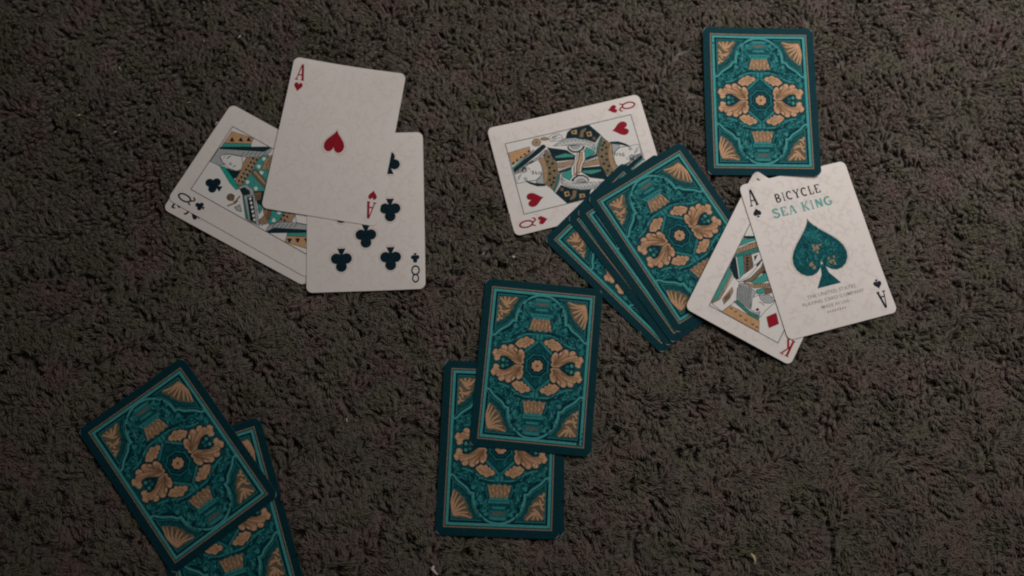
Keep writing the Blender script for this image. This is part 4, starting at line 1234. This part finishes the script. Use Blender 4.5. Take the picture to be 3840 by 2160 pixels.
COURT_NEST = {p: 'picture_frame' for p in ('robe', 'bodice', 'sleeve', 'collar', 'crown', 'flower', 'hair', 'face', 'sceptre', 'sword', 'hand')}


def damask():
    """faint scrolling pattern on the face stock, mirrored both ways"""
    rn = random.Random(21)
    groups = [[], [], [], []]
    for gx in range(5):
        for gy in range(8):
            x, y = 3.9 + gx * 5.4 + rn.uniform(-.5, .5), 3.9 + gy * 5.1 + rn.uniform(-.5, .5)
            if x > 28.5 or y > 41 or math.hypot(x, y) < 13.5:
                continue
            q = rn.uniform(0, 360)
            r1 = rn.uniform(1.5, 2.2)
            curl = stroke(arc(x, y, r1, r1 * rn.uniform(.8, 1.1), q, q + rn.uniform(190, 270), 8), [.3, .7, 1.1, 1.35, 1.3, 1.1, .8, .6, .4])
            groups[gx % 2 + 2 * (gy % 2)].append(curl)
    out = []
    for g in groups:
        polys = []
        for c in g:
            for sx in (1, -1):
                for sy in (1, -1):
                    polys += tf(c, fx=sx, fy=sy)
        out.append(('watermark', 'damask', polys))
    out.append(('watermark', 'damask', ring(0, 0, 9.0, 10.4, .8, 36)))
    out.append(('watermark', 'damask', ring(0, 0, 11.0, 12.4, .5, 36)))
    return out


def face_card(n, label, items, nest=None):
    root = card_root(n, 'playing_card', label)
    card_stock(n, 'paper', root)
    print_card(n, root, damask() + items, nest or {})
    return root


# hearts, clubs, spades on the left
three = index_items('3', 'spade', 'black')
for k, y in enumerate((27, 0, -27)):
    for g in suit('spade', 0, y, 11, 13, math.pi if y < 0 else 0):
        three.append(('suit_pip#%d' % k, 'black', g))
face_card('three_spades', 'white face-up three of spades almost hidden under the queen of clubs', three)

face_card('queen_clubs', 'face-up queen of clubs tucked under the ace of hearts', court_items(QUEEN_CLUBS, 'club', 'Q', 'club', (-12.7, 27.4, 8.8, 9.6)), COURT_NEST)

eight = index_items('8', 'club', 'club')
k = 0
for x, y in ((-13.2, 27), (13.2, 27), (-13.2, 0), (13.2, 0), (-13.2, -27.2), (13.2, -27.2), (0, 14.3), (0, -14.3)):
    r = 0 if (y > 0 and x) or (not x and y > 0) else math.pi
    if y == 0 and x:
        r = math.pi
    for g in suit('club', x, y, 13.4, 15.0, r):
        eight.append(('suit_pip#%d' % k, 'halo', g))
    for g in suit('club', x, y, 12.6, 14.2, r):
        eight.append(('suit_pip#%d' % k, 'stock_white', g))
    for g in suit('club', x, y, 11.4, 13.0, r):
        eight.append(('suit_pip#%d' % k, 'club', g))
    k += 1
face_card('eight_clubs', 'face-up eight of clubs lying over the queen of clubs', eight)

ace = index_items('A', 'heart', 'red')
ace.append(('suit_pip', 'halo', [tf([heart(13.6, 15.8)], 0, -.3, rot=math.pi)[0]]))
ace.append(('suit_pip', 'stock_white', [tf([heart(12.8, 14.9)], 0, -.3, rot=math.pi)[0]]))
ace.append(('suit_pip', 'red', [tf([heart(11.4, 13.4)], 0, -.3, rot=math.pi)[0]]))
face_card('ace_hearts', 'face-up ace of hearts with one small red heart in its middle', ace)

# queen of hearts and the face-down fan on top of it
face_card('queen_hearts', 'face-up queen of hearts poking out from under the face-down fan', court_items(QUEEN_HEARTS, 'heart', 'Q', 'red', (-14.0, 28.2, 8.2, 9.6)), COURT_NEST)
for n, lab in (('fan1', 'bottom card of the teal face-down fan, lying straight on the queen of hearts'),
               ('fan2', 'second lowest card of the teal face-down fan, one thin border strip showing'),
               ('fan3', 'second card from the top of the teal face-down fan'),
               ('fan4', 'topmost teal card of the face-down fan, its left half uncovered by the king')):
    back_card(n, lab, 'face-down cards with teal backs')

face_card('king', 'face-up king of diamonds half covered by the ace of spades', court_items(KING_DIAMONDS, 'diamond', 'K', 'red', (-13.0, 27.0, 7.6, 9.6)), COURT_NEST)

# ace of spades
sp = index_items('A', 'spade', 'black')
x = -14.2
for ch, w in zip('BICYCLE', (4.0, 2.4, 4.2, 4.2, 4.2, 3.6, 3.8)):
    for g in glyph(ch, x, 30.0, w - .35, 5.0, 1.0):
        sp.append(('lettering', 'black', g))
    x += w * 1.045
x = -18.3
for ch, w in zip('SEA KING', (4.8, 4.5, 5.0, 2.6, 5.0, 3.0, 5.2, 5.2)):
    if ch != ' ':
        for g in glyph(ch, x, 21.8, w - .4, 5.2, 1.15):
            sp.append(('lettering#b', 'text_teal', g))
    x += w * 1.02
for g in suit('spade', 0, -2.0, 33.6, 40.2)[:1]:
    sp.append(('spade_emblem', 'halo', g))
for g in suit('spade', 0, -2.0, 32.8, 39.6)[:1]:
    sp.append(('spade_emblem', 'stock_white', g))
for g in suit('spade', 0, -2.1, 31.8, 38.6):
    sp.append(('spade_emblem', 'field', g))
rnd = random.Random(4)
for k in range(90):
    a = rnd.uniform(0, 6.28)
    r = rnd.uniform(0, 1) ** .5
    cx, cy = 12.2 * r * math.cos(a), -3.4 + 7.6 * r * math.sin(a)
    if k > 60:
        cx, cy = rnd.uniform(-4, 4), rnd.uniform(4, 11)
    sp.append(('spade_emblem', rnd.choice(('filigree', 'band_soft', 'filigree', 'deep', 'filigree')), stroke(arc(cx, cy, rnd.uniform(.6, 1.6), rnd.uniform(.6, 1.4), rnd.uniform(0, 180), rnd.uniform(200, 420), 6), .5)))
for cx, cy, n_l in ((-.4, 0.2, 7), (-6.2, -8.6, 6), (5.2, -8.6, 6)):
    for k in range(n_l):
        a = rnd.uniform(0, 6.28)
        x1, y1 = cx + rnd.uniform(-2.4, 2.4), cy + rnd.uniform(-1.5, 1.5)
        sp.append(('spade_emblem', 'leaf_olive', stroke([(x1, y1), (x1 + 1.0 * math.cos(a), y1 + 1.0 * math.sin(a)), (x1 + 1.7 * math.cos(a + .5), y1 + 1.7 * math.sin(a + .5))], [.5, 1.2, .4])))
sp.append(('lettering#c', 'print_grey', text_polys('THE UNITED STATES', 0.0, -24.8, 28.6, 1.9)))
sp.append(('lettering#d', 'print_grey', text_polys('PLAYING CARD COMPANY', 0.0, -28.3, 36.0, 1.9)))
sp.append(('lettering#e', 'print_grey', text_polys('MADE IN USA', 0.0, -31.8, 16.0, 1.7)))
sp.append(('lettering#f', 'print_grey', [[(-5.8 + i * 1.45, -35.7), (-5.3 + i * 1.45, -35.7), (-5.1 + i * 1.45, -34.5), (-5.8 + i * 1.45, -34.5)] for i in range(8)]))
face_card('ace_spades', 'face-up ace of spades with a big teal spade and printed lettering', sp)

for n, lab in (('backtr', 'teal face-down card lying upright against the top of the ace of spades'),
               ('mid_low2', 'lowest card of the loose teal stack of three, only an edge sliver showing'),
               ('mid_low', 'middle card of the loose teal stack of three, its top corner covered'),
               ('mid_up', 'top card of the loose teal stack of three, whole ornamental back in view'),
               ('left_low', 'teal face-down card running out of the pair under a turned card'),
               ('left_up', 'teal face-down card on top of a pair, far from the face-up cards')):
    back_card(n, lab, 'face-down cards with teal backs')


# ------------------------------------------------------------------ bits of lint on the carpet
def lint_mat(name, col):
    m, nt, b = new_mat(name)
    n1 = nd(nt, 'ShaderNodeTexNoise')
    n1.inputs['Scale'].default_value = 2500
    rp = nd(nt, 'ShaderNodeValToRGB')
    rp.color_ramp.elements[0].color = (*[c * .75 for c in col], 1)
    rp.color_ramp.elements[1].color = (*[min(1, c * 1.15) for c in col], 1)
    nt.links.new(n1.outputs['Fac'], rp.inputs['Fac'])
    nt.links.new(rp.outputs['Color'], b.inputs['Base Color'])
    b.inputs['Roughness'].default_value = 0.9
    _mats[name] = m


lint_mat('lint_yellow', (0.60, 0.52, 0.30))
lint_mat('lint_white', (0.62, 0.58, 0.54))
lint_mat('lint_grey', (0.42, 0.38, 0.34))
lint_mat('lint_pale', (0.52, 0.52, 0.40))


def lint(name, label, cat, path, rad, mat, group=None):
    """a soft tapering thread or crumb, built as a tube along a short path (mm)"""
    bm = bmesh.new()
    P = [Vector(p) for p in path]
    rings = []
    n = len(P)
    for i, p in enumerate(P):
        t = (P[min(i + 1, n - 1)] - P[max(i - 1, 0)]).normalized()
        u = t.cross(Vector((.2, .3, 1))).normalized()
        w = t.cross(u)
        r = rad * (0.45 if i in (0, n - 1) else 1.0) * (1 + .18 * math.sin(i * 2.3))
        rings.append([bm.verts.new((p + (u * math.cos(k * 1.0472) + w * math.sin(k * 1.0472)) * r) * MM) for k in range(6)])
    for i in range(n - 1):
        for k in range(6):
            bm.faces.new((rings[i][k], rings[i][(k + 1) % 6], rings[i + 1][(k + 1) % 6], rings[i + 1][k]))
    bm.faces.new(rings[0][::-1])
    bm.faces.new(rings[-1])
    for f in bm.faces:
        f.smooth = True
    o = link_mesh(name, bm, [mat], None)
    o['label'] = label
    o['category'] = cat
    if group:
        o['group'] = group
    return o


lint('straw_bit', 'curved yellowish straw bit lying alone on bare carpet', 'lint', [(134.6, -57.7, 0.3), (135.9, -59.3, 0.3), (136.5, -61.1, 0.3), (135.9, -63.2, 0.3)], 0.85, 'lint_yellow')
lint('thread_bit', 'bent whitish thread bit on the carpet below the loose stack of three', 'lint', [(-27.0, -62.1, 0.3), (-28.1, -63.4, 0.3), (-26.7, -65.2, 0.3), (-25.2, -66.5, 0.3)], 0.8, 'lint_white')
lint('crumb', 'pale greenish crumb on the carpet between the queen of hearts and the stack of three', 'crumb', [(13.9, 98.8, -0.2), (13.9, 97.9, -0.2), (14.1, 96.9, -0.2)], 1.1, 'lint_pale')
lint('lint_speck', 'tiny whitish lint speck caught in the bare carpet pile', 'lint', [(-141.3, 224.3, 0.3), (-139.9, 226.1, 0.3)], 0.6, 'lint_white', group='lint specks in the carpet')
lint('lint_speck', 'tiny whitish lint speck caught in the bare carpet pile', 'lint', [(-226.9, 177.0, 0.3), (-224.8, 178.0, 0.3)], 0.6, 'lint_white', group='lint specks in the carpet')
lint('lint_speck', 'tiny whitish lint speck caught in the bare carpet pile', 'lint', [(-206.1, 166.9, 0.3), (-205.1, 168.1, 0.3), (-204.3, 168.4, 0.3)], 0.45, 'lint_grey', group='lint specks in the carpet')
lint('lint_speck', 'tiny whitish lint speck caught in the bare carpet pile', 'lint', [(-73.4, 11.5, 0.3), (-72.9, 9.7, 0.3)], 0.6, 'lint_white', group='lint specks in the carpet')
lint('lint_speck', 'tiny whitish lint speck caught in the bare carpet pile', 'lint', [(-162.4, 246.4, 0.3), (-161.2, 245.7, 0.3)], 0.5, 'lint_grey', group='lint specks in the carpet')
lint('lint_speck', 'tiny whitish lint speck caught in the bare carpet pile', 'lint', [(-206.2, 206.5, 0.3), (-205.4, 205.0, 0.3)], 0.5, 'lint_white', group='lint specks in the carpet')
lint('lint_speck', 'tiny whitish lint speck caught in the bare carpet pile', 'lint', [(-212.8, 171.6, 0.3), (-210.5, 172.0, 0.3)], 0.35, 'lint_grey', group='lint specks in the carpet')
lint('lint_speck', 'tiny whitish lint speck caught in the bare carpet pile', 'lint', [(-160.6, 223.4, 0.3), (-159.9, 221.5, 0.3)], 0.4, 'lint_grey', group='lint specks in the carpet')
lint('lint_speck', 'tiny whitish lint speck caught in the bare carpet pile', 'lint', [(-167.3, 185.3, 0.3), (-165.5, 185.6, 0.3)], 0.5, 'lint_grey', group='lint specks in the carpet')
lint('lint_speck', 'tiny whitish lint speck caught in the bare carpet pile', 'lint', [(-3.0, 98.5, 0.3), (-2.0, 100.2, 0.3)], 0.45, 'lint_white', group='lint specks in the carpet')
lint('lint_speck', 'tiny whitish lint speck caught in the bare carpet pile', 'lint', [(-0.7, -63.8, 0.3), (0.6, -65.2, 0.3)], 0.5, 'lint_grey', group='lint specks in the carpet')
lint('lint_speck', 'tiny whitish lint speck caught in the bare carpet pile', 'lint', [(128.5, 25.6, 0.3), (129.1, 25.0, 0.3)], 0.4, 'lint_grey', group='lint specks in the carpet')
lint('lint_tuft', 'wispy pale fluff caught on the short edge of the queen of clubs', 'lint', [(-150.9, 171.9, 0.3), (-150.1, 173.5, 0.3), (-149.0, 174.4, 0.3)], 0.55, 'lint_grey')
lint('lint_speck', 'pale pink lint speck caught under the long edge of the three of spades', 'lint', [(-143.9, 104.3, 0.2), (-142.7, 103.4, 0.2)], 0.6, 'lint_grey')
